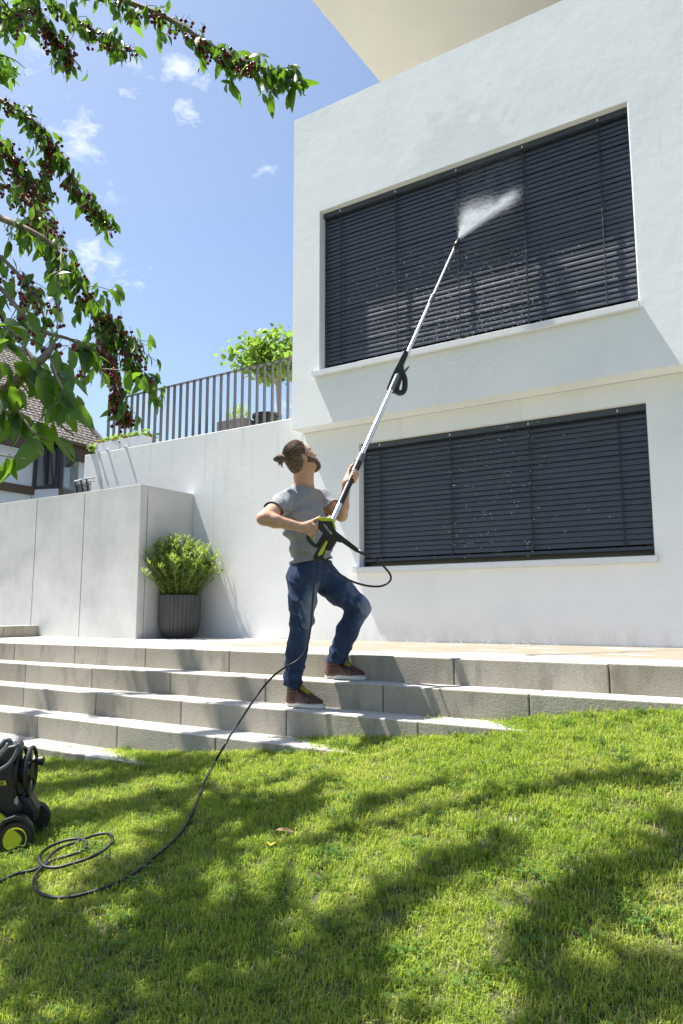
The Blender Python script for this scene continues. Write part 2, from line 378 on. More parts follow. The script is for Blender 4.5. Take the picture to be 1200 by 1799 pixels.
# set-back storey and its projecting slab, seen from below
sz = 8.6; e0, e1 = atZ(548, 0, sz), atZ(665, 142, sz); sx = float((e0[0]+e1[0])/2)
obj('roof_slab', MB().box((sx, float(e0[1])-.25, sz), (XR+1, 17, sz+.45)), M_SOFFIT, house, bevel=.01)
obj('penthouse_wall', MB().box((sx+1.6, 12.5, 5.42), (XR, 12.8, sz-.002)), M_PLASTER, house)

def slat_mesh(L, pitch):
    w, tilt, th = .057, R(73), .0024; prof = []
    for k in range(6):
        s = -.5+k/5; a = s*w; bow = .0062*(1-4*s*s)
        prof.append((a, bow))
    # along-width axis: from top/back to bottom/front
    ax = np.array((-math.cos(tilt), -math.sin(tilt))); nr = np.array((-math.sin(tilt), math.cos(tilt)))
    out = [ax*a+nr*b for a, b in prof]; inn = [ax*a+nr*(b-th) for a, b in prof]
    loop = out+inn[::-1]; n = len(loop); m = MB()
    for x in (0, L): m.v += [(x, p[0], p[1]) for p in loop]
    m.f = [(i, (i+1) % n, n+(i+1) % n, n+i) for i in range(n)]
    for o_ in (0, n): m.f += [tuple(o_+i for i in range(n))]
    return m
def make_blind(label, x0, x1, z0, z1, y, pitch, cords, gap):
    L = x1-x0
    head = obj('venetian_blind', MB().box((x0, y-.045, z1-.055), (x1, y+.055, z1-.002)), M_SLAT, house); head['label'] = label
    me = slat_mesh(L-.03, pitch).mesh('slat'); me.materials.append(M_SLAT); me.polygons.foreach_set('use_smooth', [True]*len(me.polygons)); me.set_sharp_from_angle(angle=R(50))
    z = z1-.055-.030; n = 0
    while z > z0+gap+.045:
        o = bpy.data.objects.new('slat', me); COL.objects.link(o); o.parent = head
        o.location = (x0+.015, y+random.uniform(-.0012, .0012), z+random.uniform(-.0010, .0010)); o.rotation_euler = (random.uniform(-.03, .03), random.uniform(-.0006, .0006), 0); z -= pitch; n += 1
    obj('bottom_rail', MB().box((x0+.012, y-.028, z0+gap), (x1-.012, y+.028, z0+gap+.030)), M_SLAT, head, bevel=.004)
    for xe in (x0+.001, x1-.019): obj('guide_rail', MB().box((xe, y-.012, z0+.002), (xe+.018, y+.05, z1-.056)), M_SLAT, head)
    for cx in cords:
        mb = MB(); pts = []; zz = z1-.056; k = 0
        while zz > z0+gap+.02:
            pts.append((cx+.0012*math.sin(k*2.1), y-.034-.004*math.sin(k*1.3), zz)); zz -= pitch/2; k += 1
        mb.tube(pts, .0062, 5); obj('cord', mb, M_CORD, head)
        obj('cord_clip', MB().box((cx-.005, y-.052, z1-.042), (cx+.005, y-.0455, z1-.022)), M_SILL, head)
    return n
def cx_at(px, py, Y): return float(atY(px, py, Y)[0])
yb = YF+.115
n1_ = make_blind('upper dark blue-grey venetian blind being sprayed with water', UX0+.004, UX1-.004, UZ0+.004, UZ1, yb, .0478, [cx_at(602, 500, yb), cx_at(700, 480, yb), cx_at(808, 450, yb), cx_at(926, 420, yb), cx_at(1060, 370, yb)], .03)
yl = YL+.10
n2_ = make_blind('lower dark blue-grey venetian blind in the shade of the overhang', LX0+.006, LX1-.004, LZ0+.004, LZ1, yl, .0492, [cx_at(672, 880, yl), cx_at(796, 870, yl), cx_at(935, 860, yl), cx_at(1093, 840, yl)], .055)
print('SLATS', n1_, n2_)
for (x0, x1, z0, z1, yw) in ((UX0, UX1, UZ0, UZ1, YF+.19), (LX0, LX1, LZ0, LZ1, YL+.18)):
    f = MB()
    f.box((x0+.003, yw, z0+.002), (x1-.003, yw+.06, z0+.09)); f.box((x0+.003, yw, z1-.09), (x1-.003, yw+.06, z1-.002))
    xm = (x0+x1)/2
    for xa, xb in ((x0+.003, x0+.09), (xm-.06, xm+.06), (x1-.09, x1-.003)): f.box((xa, yw+.001, z0+.091), (xb, yw+.059, z1-.091))
    fo = obj('window', f, M_TAN, house)
    for xa, xb in ((x0+.091, xm-.061), (xm+.061, x1-.091)): obj('pane', MB().box((xa, yw+.025, z0+.092), (xb, yw+.035, z1-.092)), M_DARK, fo)
for (x0, x1, z, y, yd) in ((-4.352, -1.058, UZ0, YF, .26), (-3.975, -1.07, LZ0, YL, .24)):
    mb = MB().add([], [])
    mb.box((x0, y-.058, z-.052), (x1, y-.004, z-.002)); mb.box((x0+.03, y-.05, z-.006), (x1-.02, y+.09, z+.003))
    mb.box((x0, y-.058, z-.0018), (x0+.012, y-.004, z+.012)); mb.box((x1-.012, y-.058, z-.0018), (x1, y-.004, z+.012))
    obj('sill', mb, M_SILL, house)

# ------------------------------------------------------------------ railing
YR = YL+.20
rail = thing('railing', 'grey metal railing of flat upright bars on the white retaining wall', 'railing', (-6.5, YR, ZT))
xa, xb = float(atY(191, 740, YR)[0]), XL-.02; ztop = float(atY(300, 678, YR)[2])
me = MB().box((-.006, -.021, 0), (.006, .021, ztop-ZT-.012)).mesh('bar'); me.materials.append(M_RAIL)
nb = 31
for i in range(nb):
    o = bpy.data.objects.new('bar', me); COL.objects.link(o); o.parent = rail; o.matrix_parent_inverse = rail.matrix_basis.inverted()
    o.location = (xa+(xb-xa)*i/(nb-1), YR+random.uniform(-.002, .002), ZT)
obj('top_rail', MB().box((xa-.008, YR-.023, ztop-.0115), (xb, YR+.023, ztop)), M_RAIL, rail)

# ------------------------------------------------------------------ leaves
def leaf_mb(L, W, fold=.25, droop=.3, n=3, twist=0.):
    m = MB(); fr = [(0, .0), (.22, .72), (.5, 1.0), (.78, .68), (1.0, .02)]
    ang = 0
    for k, (s, w) in enumerate(fr):
        y = L*s; z = -droop*L*s*s; hw = W/2*w; tw = twist*s
        lift = abs(hw)*fold
        m.v += [(-hw*math.cos(tw), y, z+lift-hw*math.sin(tw)), (0, y, z), (hw*math.cos(tw), y, z+lift+hw*math.sin(tw))]
    for k in range(4):
        a = k*3
        m.f += [(a, a+1, a+4, a+3), (a+1, a+2, a+5, a+4)]
    return m
def leaf_mat(name, cols, tr, rough=.42, tf=.42, spec=.5):
    t = NT(name, rough, cols[0], spec=spec)
    rn = t.n('ShaderNodeObjectInfo'); pn = t.noise(9, 3, .6); isl = t.n('ShaderNodeNewGeometry')
    f = t.math('ADD', t.math('MULTIPLY', pn, .55), t.math('MULTIPLY', isl.outputs['Random Per Island'], .45))
    c = t.ramp(f, [(.25, cols[0]), (.5, cols[1]), (.75, cols[2])]); t.col(c)
    ct = t.mix(1.0, c, tr, 'MULTIPLY'); ct2 = t.ramp(f, [(.2, tr), (.8, tuple(x*1.35 for x in tr))])
    t.translucent(ct2, tf); t.bump(t.noise(120, 3, .6), .001, .4); return t.m
M_CHERRYLEAF = leaf_mat('cherry_leaf', [(.020,.055,.011), (.034,.080,.015), (.05,.105,.018)], (.19,.37,.02), .34, .40)
M_OLE = leaf_mat('oleander_leaf', [(.07,.13,.028), (.12,.19,.038), (.19,.26,.06)], (.36,.50,.07), .38, .38)
M_FIG = leaf_mat('bright_leaf', [(.05,.11,.018), (.08,.15,.024), (.12,.19,.035)], (.22,.36,.04), .5, .5)
M_BARK = simple('cherry_bark', (.19,.155,.10), .8, 0, .35, 40, .004)
M_TWIG = simple('green_twig', (.08,.09,.035), .7, 0, .2, 40)
t = NT('cherry_skin', .12, (.11,.004,.006)); isl = t.n('ShaderNodeNewGeometry')
t.col(t.ramp(isl.outputs['Random Per Island'], [(0, (.035,.003,.006)), (.5, (.10,.004,.007)), (1, (.28,.012,.012))])); M_CHERRY = t.m
def frame_to(d, upv=(0,0,1)):
    d = np.array(d, float); d /= np.linalg.norm(d); u = np.array(upv, float); x = np.cross(d, u)
    if np.linalg.norm(x) < 1e-4: x = np.array((1., 0, 0))
    x /= np.linalg.norm(x); z = np.cross(x, d); return np.stack([x, d, z], 1)      # columns: x, y(leaf axis), z
class Leaves:
    def __init__(s, variants): s.var = [np.array(v.v) for v in variants]; s.f = [v.f for v in variants]; s.items = []
    def add(s, p, d, sc=1., roll=0.):
        M = frame_to(d); c, si = math.cos(roll), math.sin(roll)
        M = np.stack([M[:, 0]*c+M[:, 2]*si, M[:, 1], -M[:, 0]*si+M[:, 2]*c], 1)
        s.items.append((random.randrange(len(s.var)), np.array(p, float), M, sc))
    def mesh(s, items, name):
        vs_, fs, n = [], [], 0
        for (k, p, M, sc) in items:
            w = (s.var[k]*sc)@M.T+p; vs_.append(w); fs += [tuple(i+n for i in f) for f in s.f[k]]; n += len(w)
        me = bpy.data.meshes.new(name)
        me.from_pydata(np.concatenate(vs_).tolist() if vs_ else [], [], fs); me.update(); me.polygons.foreach_set('use_smooth', [True]*len(me.polygons)); return me

# ------------------------------------------------------------------ potted oleander
pc = atZ(314, 1121, 0); Dp = proj(pc)[2]; pxm = Dp/F_PX
pot = thing('potted_oleander', 'bushy green oleander in a ribbed black pot beside the grey panels', 'potted plant', (pc[0], pc[1], 0))
mb = MB(); prof = [(.160, 0), (.185, .018), (.213, .07), (.228, .14), (.234, .23), (.235, .475), (.215, .477), (.20, .42)]
n = 210; rib = []
for (r, h) in prof:
    for k in range(n):
        a = 2*math.pi*k/n; e = abs(math.sin(a*15))**.7; rr = r*(1+(.042*e-.030 if h < .476 and r > .17 else 0)); mb.v.append((pc[0]+rr*math.cos(a), pc[1]+rr*math.sin(a), h+.002)); rib.append(e)
m_ = len(prof); mb.f = [(i*n+k, i*n+(k+1) % n, (i+1)*n+(k+1) % n, (i+1)*n+k) for i in range(m_-1) for k in range(n)]
mb.f += [tuple(range(n-1, -1, -1)), tuple((m_-1)*n+k for k in range(n))]
t = NT('ribbed_resin', .48, (.03,.03,.033)); n1 = t.noise(7, 5, .65, sc=(1, 1, .25)); t.col(t.ramp(n1, [(.3, (.026,.026,.029)), (.7, (.052,.050,.050))])); t.bump(t.noise(90, 3), .0006)
obj('pot', mb, t.m, pot, smooth=True, angle=50)
obj('potting_soil', MB().lathe([(.21, .40), (.21, .43), (.1, .44)], (pc[0], pc[1], 0), n=20), simple('dark_soil', (.03,.022,.016), .95, 0, .3, 40), pot)
lv = Leaves([leaf_mb(.080, .0095, .2, .15), leaf_mb(.095, .010, .2, .3), leaf_mb(.065, .009, .3, .1)]); stem = MB(); fl = MB()
for i in range(215):
    a = random.uniform(0, 2*math.pi); r0 = .16*math.sqrt(random.random()); sp = random.uniform(.0, 1.0)**.7
    h = random.uniform(.42, .74)*(1-.42*sp**2.5); out = np.array((math.cos(a), math.sin(a), 0))
    b = np.array((pc[0], pc[1], .42))+out*r0
    tip = b+out*(.40*sp-.4*r0)+np.array((0, 0, h)); mid = (b+tip)/2+out*.02*random.uniform(-1, 1)
    pts = spline([b, mid+np.array((0, 0, .04)), tip], 6); stem.tube(pts, [.005-.003*k/len(pts) for k in range(len(pts))], 4)
    P_arr = np.array(pts)
    for s in np.linspace(.10, 1, 19):
        for w in range(4):
            k = s*(len(pts)-1); i0 = int(min(k, len(pts)-2)); p = P_arr[i0]+(P_arr[i0+1]-P_arr[i0])*(k-i0)
            a2 = random.uniform(0, 6.28); o2 = np.array((math.cos(a2), math.sin(a2), 0))
            lv.add(p, o2*random.uniform(.5, 1)+np.array((0, 0, .35+.7*s+random.uniform(-.3, .2))), random.uniform(.65, 1.1), random.uniform(-.6, .6))
    if random.random() < .16:
        for q in range(6):
            d_ = np.array((random.uniform(-1, 1), random.uniform(-1, 1), random.uniform(.6, 1.4))); fl.tube([tip, tip+d_*.022], [.0025, .0035], 4)
obj('stem', stem, M_TWIG, pot)
tag(link('foliage', lv.mesh(lv.items, 'foliage'), M_OLE, pot), kind='stuff')
tag(obj('flower_bud', fl, simple('bud_pink', (.42,.18,.12), .6), pot), kind='stuff')

# ------------------------------------------------------------------ flower box on the wall
fy0 = YL+.006; b0, b1 = float(atY(168, 790, fy0)[0]), float(atY(250, 775, fy0)[0])
fb = thing('flower_box', 'long white metal flower box with strawberry plants on top of the retaining wall', 'planter', ((b0+b1)/2, fy0, ZT))
M_BOX = simple('white_metal', (.66,.67,.70), .45, 0, .04, 20)
fb_d = .24; bx = MB().box((b0, fy0, ZT+.003), (b1, fy0+.008, ZT+.135)); bx.box((b0, fy0+fb_d, ZT+.003), (b1, fy0+fb_d+.008, ZT+.135)); bx.box((b0, fy0+.0085, ZT+.003), (b0+.008, fy0+fb_d-.001, ZT+.135)); bx.box((b1-.008, fy0+.0085, ZT+.003), (b1, fy0+fb_d-.001, ZT+.135)); bx.box((b0+.009, fy0+.009, ZT+.004), (b1-.009, fy0+fb_d-.001, ZT+.10))
obj('box', bx, M_BOX, fb)
q = atY(210, 780, fy0-.001); obj('drain_hole', MB().lathe([(.011, 0), (.011, .006)], (q[0], fy0-.006, ZT+.095), (0, 1, 0), 12), M_BLACK, fb)
brk = MB()
for px in (174, 190, 222):
    x = float(atY(px, 800, fy0)[0]); brk.box((x-.012, fy0-.05, ZT-.012), (x+.012, fy0-.001, ZT+.016))
obj('bracket', brk, M_BOX, fb)
lv = Leaves([leaf_mb(.055, .05, .3, .3), leaf_mb(.045, .045, .2, .4)]); br = MB()
for i in range(320):
    x = random.uniform(b0-.02, b1+.01); y = random.uniform(fy0+.03, fy0+fb_d+.02); z = ZT+.135+random.uniform(.0, .10)*(1-.5*abs(2*(y-fy0)/fb_d-1))
    lv.add((x, y, z), (random.uniform(-1, 1), random.uniform(-.5, .8), random.uniform(-.1, .8)), random.uniform(.7, 1.15), random.uniform(-.6, .6))
for i in range(26):
    s = random.random(); lv.add((b0-.02-.1*s, fy0+.02+random.uniform(-.05, .05), ZT+.12-.05*s), (random.uniform(-1, .2), random.uniform(-1, .3), random.uniform(-.8, .3)), 1.15, random.uniform(-.5, .5))
for i in range(30): br.ellip((random.uniform(b0, b1), random.uniform(fy0-.012, fy0+.05), ZT+.125+random.uniform(0, .04)), .011, .011, .013, 6, 4)
tag(link('foliage', lv.mesh(lv.items, 'foliage'), M_FIG, fb), kind='stuff')
tag(obj('berry', br, simple('berry_red', (.35,.02,.02), .4), fb), kind='stuff')

# ------------------------------------------------------------------ things on the upper terrace behind the railing
zt = ZT-.06
def limb(mb, a, b, r0, r1, wob=.06, n=5):
    a, b = np.array(a, float), np.array(b, float); L = np.linalg.norm(b-a)
    pts = spline([a, a*.6+b*.4+rng.normal(0, wob*L*.3, 3), b], n); mb.tube(pts, [r0+(r1-r0)*k/(len(pts)-1) for k in range(len(pts))], 6); return pts
DT = 10.2
tb = Q(494, 790, DT); tb[2] = zt; tr = thing('young_fig_tree', 'small bright green tree growing behind the grey railing beside the house', 'tree', tb)
mb = MB(); fork = Q(488, 668, DT); limb(mb, tb, fork, .035, .028, .03); tips = []
lv = Leaves([leaf_mb(.095, .08, .2, .35), leaf_mb(.08, .07, .3, .25), leaf_mb(.11, .09, .15, .5)])
for (px, py, dd) in ((412, 620, .0), (430, 594, -.2), (455, 583, .2), (478, 578, -.3), (500, 585, .1), (440, 640, .3), (520, 600, .2), (465, 610, .5), (495, 615, -.5), (530, 630, 0), (425, 612, .35), (530, 580, .3), (470, 595, 0), (450, 615, -.3), (510, 640, .2)):
    tp = Q(px, py, DT+dd); pts = limb(mb, fork, tp, .018, .005, .25, 6)
    for k in range(88):
        s = random.uniform(.45, 1.04); i0 = min(int(s*(len(pts)-1)), len(pts)-1); p = pts[i0]+rng.normal(0, .085, 3)*np.array((1, 1, .8))
        lv.add(p, (random.uniform(-1, 1), random.uniform(-1, 1), random.uniform(-.7, .5)), random.uniform(.6, 1.15), random.uniform(-.8, .8))
obj('trunk', mb, simple('pale_bark', (.26,.22,.17), .8, 0, .2, 30, .003), tr)
tag(link('crown', lv.mesh(lv.items, 'crown'), M_FIG, tr), kind='stuff')
# grey trough with a small shrub
tc = Q(418, 752, 9.4); tr2 = thing('grey_trough', 'grey trough with a small feathery shrub behind the railing', 'planter', (tc[0], tc[1], zt))
M_TROUGH = simple('grey_trough', (.16,.15,.16), .6, 0, .08, 20)
z1_ = float(Q(418, 741, 9.4)[2]); obj('box', MB().box((tc[0]-.22, tc[1]-.16, zt), (tc[0]+.22, tc[1]+.16, z1_)), M_TROUGH, tr2, bevel=.008)
lv = Leaves([leaf_mb(.06, .012, .2, .1), leaf_mb(.05, .012, .2, .2)])
for i in range(420):
    a = random.uniform(0, 6.28); e = random.random()**.5; p = np.array((tc[0]+.19*e*math.cos(a), tc[1]+.14*e*math.sin(a), z1_-.02+random.random()*.24*(1-.5*e*e)))
    lv.add(p, (random.uniform(-1, 1), random.uniform(-1, 1), 1.0), random.uniform(.7, 1.2))
tag(link('foliage', lv.mesh(lv.items, 'foliage'), M_OLE, tr2), kind='stuff')
bc = Q(469, 745, 9.3); bp = thing('black_tub', 'round black plastic tub with a rolled rim behind the railing', 'pot', (bc[0], bc[1], zt))
z2_ = float(Q(469, 729, 9.3)[2]); hh = z2_-zt
obj('tub', MB().lathe([(.13, 0), (.165, hh*.8), (.170, hh-.045), (.188, hh-.04), (.188, hh), (.176, hh), (.165, hh-.05)], (bc[0], bc[1], zt), n=28), M_BLACK, bp, smooth=True, angle=40)
lv = Leaves([leaf_mb(.07, .04, .2, .2)])
for i in range(60): lv.add((bc[0]+random.uniform(.12, .3), bc[1]+random.uniform(-.1, .1), zt+random.uniform(.02, hh*.75)), (random.uniform(-1, 1), random.uniform(-1, 1), random.uniform(.2, 1)))
gp = link('low_plant', lv.mesh(lv.items, 'low_plant'), M_FIG); tag(gp, 'small bright leafy plant between the black tub and the white house', 'plant')

# ------------------------------------------------------------------ neighbour's house
nh = thing('neighbour_house', 'older house with a steep brown tiled roof and glazed dark corner bay behind the wall', 'house', Q(60, 900, 25))
DA, DB = 23.0, 26.4
A = Q(-60, 782, DA-1.2); B_ = Q(188, 797, DB)                     # along the fascia
A[2] = B_[2] = (Q(165, 797, 26.1)[2])
e1v = B_-A; e1v[2] = 0; e1v /= np.linalg.norm(e1v); nv = np.array((e1v[1], -e1v[0], 0))
if np.dot(nv, CAM-A) < 0: nv = -nv
zup = np.array((0, 0, 1.)); th = R(48); slope = -nv*math.cos(th)+zup*math.sin(th); rn_ = nv*math.sin(th)+zup*math.cos(th)
E0 = A+nv*.35                                                     # eave line stands proud of the wall
rp = lambda px, py: atPlane(px, py, E0, rn_)
c_l, c_r, hip_t, rid_l = E0-e1v*2.0, rp(189, 790), rp(46, 619), rp(-90, 590)
def uv(p): d_ = np.array(p)-E0; return float(d_@e1v), float(d_@slope)
ul, ur = uv(c_l)[0], uv(c_r)[0]; ht = uv(hip_t); hr = uv(rid_l); v0 = uv(c_r)[1]
M_ROOFB = simple('roof_underlay', (.05,.045,.04), .9); t = NT('roof_tile', .75, (.2,.16,.14)); isl = t.n('ShaderNodeNewGeometry')
t.col(t.mix(t.math('MULTIPLY', t.noise(1.6, 5, .65), .5), t.ramp(isl.outputs['Random Per Island'], [(0, (.20,.165,.14)), (.6, (.26,.22,.19)), (1, (.34,.29,.25))]), (.16,.14,.125))); M_TILE = t.m
obj('roof_deck', MB().prism([E0+e1v*ul+slope*v0, c_r, hip_t, E0+e1v*ul+slope*ht[1]], -rn_*.12), M_ROOFB, nh)
tile = MB(); TW, TH = .215, .165; W0 = uv(c_r)
nrow = int((ht[1]-v0)/TH)+1
for j in range(nrow):
    v_ = v0-.04+j*TH; ue = W0[0]+(ht[0]-W0[0])*(v_-v0)/(ht[1]-v0); u_ = ul+.05*random.random()
    while u_ < ue-.06:
        o_ = E0+e1v*u_+slope*v_+rn_*(.012+random.uniform(-.004, .004)); xs_ = [0, .06, .13, .20]; zs_ = [.012, .030, .012, .004]
        tile.add([o_+e1v*x+rn_*(z+.022) for x, z in zip(xs_, zs_)]+[o_+e1v*x+slope*(TH+.03)+rn_*z*.8 for x, z in zip(xs_, zs_)]+[o_+e1v*x+rn_*(z-.004) for x, z in zip(xs_, zs_)],
                 [(k, k+1, k+5, k+4) for k in range(3)]+[(k+8, k+9, k+1, k) for k in range(3)]); u_ += TW
tag(obj('roof_tiles', tile, M_TILE, nh), kind='stuff')
hv = hip_t-c_r; Lh = np.linalg.norm(hv); hv /= Lh; k = 0.
while k < Lh:
    obj('ridge_tile', MB().tube([c_r+hv*k+rn_*.05, c_r+hv*(k+.36)+rn_*.075], [.10, .085], 8), M_TILE, nh); k += .33
k = 0.; rl = E0+e1v*ul+slope*ht[1]; rv = rl-hip_t; Lr = np.linalg.norm(rv); rv /= Lr
while k < Lr: obj('ridge_tile', MB().tube([hip_t+rv*k+rn_*.05, hip_t+rv*(k+.36)+rn_*.07], [.10, .085], 8), M_TILE, nh); k += .33
M_FASCIA = simple('brown_fascia', (.085,.05,.035), .6, 0, .2, 6); M_NWALL = simple('blue_white_render', (.62,.66,.76), .9, 0, .03, 2); M_NFRAME = simple('dark_blue_frame', (.035,.035,.055), .4); M_PANEL = simple('brown_panel', (.12,.09,.07), .7)
t = NT('glass_pane', .03, (.10,.12,.125), metallic=0, spec=1.0); t.col(t.ramp(t.noise(.8, 5, .6), [(.35, (.045,.055,.05)), (.65, (.16,.18,.18))])); M_GLASS = t.m
t = NT('curtain_glass', .06, (.2,.2,.22), spec=.9); t.col(t.ramp(t.noise(3, 3, .5, sc=(1,1,.1)), [(.3, (.16,.165,.19)), (.7, (.27,.28,.31))])); M_CURT = t.m
zf1 = E0[2]-.02; wall_top = Q(30, 790, 24)[2]
u_end = uv(Q(187, 800, 26.4))[0]
def wp(u_, z, off=0.): p = A+e1v*u_+nv*off; p = p.copy(); p[2] = z; return p
LW = float((B_-A)@e1v)
obj('fascia', MB().prism([wp(-2, zf1-.42, .02), wp(LW+.1, zf1-.42, .02), wp(LW+.1, zf1+.1, .02), wp(-2, zf1+.1, .02)], nv*.22), M_FASCIA, nh)
obj('gutter', MB().tube([wp(-2, zf1+.08, .36), wp(LW+.2, zf1+.08, .36)], .075, 8), simple('copper_gutter', (.10,.075,.055), .5), nh)
obj('wall', MB().prism([wp(-2, -3, 0), wp(LW, -3, 0), wp(LW, zf1-.421, 0), wp(-2, zf1-.421, 0)], -nv*.3), M_NWALL, nh)
# glazed bay: two faces meeting at the corner
zb0, zb1 = Q(100, 872, 25)[2], zf1-.30
def frame_face(p, q, n_, bars, name_glass, mat_glass, tilt=False):
    p, q = np.array(p, float), np.array(q, float); w = q-p; w[2] = 0; Lw = np.linalg.norm(w); w /= Lw
    def pt(s, z, o=0.): r_ = p+w*s+n_*o; r_[2] = z; return r_
    f = MB()
    def bar(s0, s1, z0_, z1_): f.prism([pt(s0, z0_), pt(s1, z0_), pt(s1, z1_), pt(s0, z1_)], n_*.12)
    bar(0, Lw, zb0, zb0+.10); bar(0, Lw, zb1-.10, zb1)
    for s0 in bars: bar(s0*Lw, s0*Lw+.09, zb0+.101, zb1-.101)
    fo = obj('window', f, M_NFRAME, nh); bs = list(bars)
    for a, b in zip(bs[:-1], bs[1:]):
        obj(name_glass, MB().prism([pt(a*Lw+.091, zb0+.102, .03), pt(b*Lw-.001, zb0+.102, .03), pt(b*Lw-.001, zb1-.102, .03), pt(a*Lw+.091, zb1-.102, .03)], n_*.02), mat_glass, fo)
    return fo
def on_wall_line(px, D): q_ = Q(px, 840, D); return q_
bl = atPlane(62, 830, A, nv); bcn = bl+e1v*.45+nv*.75; brt = None
corner = Q(104, 840, proj(bl)[2]-.2); right = Q(149, 840, proj(bl)[2]+2.3); bl[2] = corner[2] = right[2] = 0
def nrm_of(p, q):
    w = q-p; n_ = np.array((w[1], -w[0], 0)); n_ /= np.linalg.norm(n_); return n_ if np.dot(n_, CAM-p) > 0 else -n_
w_l = frame_face(bl, corner, nrm_of(bl, corner), (0, .50, .90), 'pane', M_CURT)
w_r = frame_face(corner, right, nrm_of(corner, right), (0, .965), 'pane', M_GLASS)
# the tilted open casement of the left face
n_ = nrm_of(bl, corner); w = (corner-bl)/np.linalg.norm(corner-bl); Lw = np.linalg.norm(corner-bl)
def cp(s, z, o): r_ = bl+w*s*Lw+n_*o; r_[2] = z; return r_
cf = MB()
cs = [(cp(.56, zb0+.12, .13), cp(.56, zb1-.12, .34)), (cp(.86, zb0+.12, .13), cp(.86, zb1-.12, .34))]
for a, b in cs: cf.bar(a, b, .06, .06, n_)
cf.bar(cs[0][0], cs[1][0], .06, .06); cf.bar(cs[0][1], cs[1][1], .06, .06)
obj('casement', cf, M_NFRAME, nh)
obj('bay_roof', MB().prism([bl-w*.25+zup*(zb1+.01), corner+w*.05+zup*(zb1+.01), right+zup*(zb1+.01), right+zup*(zb1+.20)*1.0, corner+zup*(zb1+.24), bl-w*.25+zup*(zb1+.12)], n_*.35), M_NFRAME, nh)
obj('bay_base', MB().prism([bl+zup*(zb0-.35), corner+zup*(zb0-.35), corner+zup*(zb0-.002), bl+zup*(zb0-.002)], n_*.10), M_NWALL, nh)
obj('bay_base', MB().prism([corner+zup*(zb0-.5), right+zup*(zb0-.5), right+zup*(zb0-.002), corner+zup*(zb0-.002)], nrm_of(corner, right)*.16), M_PANEL, nh)
# dark band along the foot of the rendered wall
zb = Q(40, 868, 24)[2]
obj('base_band', MB().prism([wp(-2, zb-.10, .01), wp(LW*.55, zb-.10, .01), wp(LW*.55, zb+.16, .01), wp(-2, zb+.16, .01)], nv*.1), M_FASCIA, nh)
# dormer and roof window
for (x0_, y0_, x1_, y1_, nm) in ((0, 738, 32, 756, 'dormer'), (82, 700, 108, 722, 'roof_window')):
    a, b, c_, d_ = rp(x0_-(40 if nm == 'dormer' else 0), y1_), rp(x1_, y1_), rp(x1_, y0_), rp(x0_-(40 if nm == 'dormer' else 0), y0_)
    o = obj(nm, MB().prism([a, b, c_, d_], rn_*.22), M_NFRAME, nh)
    ctr = (a+b+c_+d_)/4; k_ = .72; obj('pane', MB().prism([ctr+(p-ctr)*k_+rn_*.221 for p in (a, b, c_, d_)], rn_*.02), M_CURT, o)
# garden chair at the neighbour's bay
gc = Q(152, 862, 9.6); ch = thing('garden_chair', 'dark wicker chair with pale top rail seen over the panel wall', 'chair', gc)
def cq(px, py, D=9.6): return Q(px, py, D)
M_WICK = simple('dark_wicker', (.05,.05,.055), .7); M_ALUC = simple('pale_tube', (.5,.5,.5), .4)
f = MB(); f.tube([cq(131, 846), cq(150, 841), cq(166, 839, 9.9)], .013, 6); f.tube([cq(133, 851), cq(151, 847), cq(166, 845, 9.9)], .010, 6); obj('back_rail', f, M_ALUC, ch)
f = MB()
for k in range(3): f.tube([cq(132+k*10, 846-2*k), cq(136+k*9, 866-k), cq(137+k*9, 905)], .012, 6)
obj('frame', f, M_WICK, ch); f = MB()
for k in range(7): f.bar(cq(134, 852.5+k*2.4), cq(160, 848.5+k*2.4, 9.8), .006, .011)
for k in range(7): f.bar(cq(136+k*3.2, 850), cq(138+k*3.2, 870), .008, .006)
tag(obj('woven_back', f, M_WICK, ch), kind='stuff')
f = MB().box((gc[0]-.02, gc[1]-.25, 1.62), (gc[0]+.4, gc[1]+.25, 1.68)); obj('seat', f, M_WICK, ch)
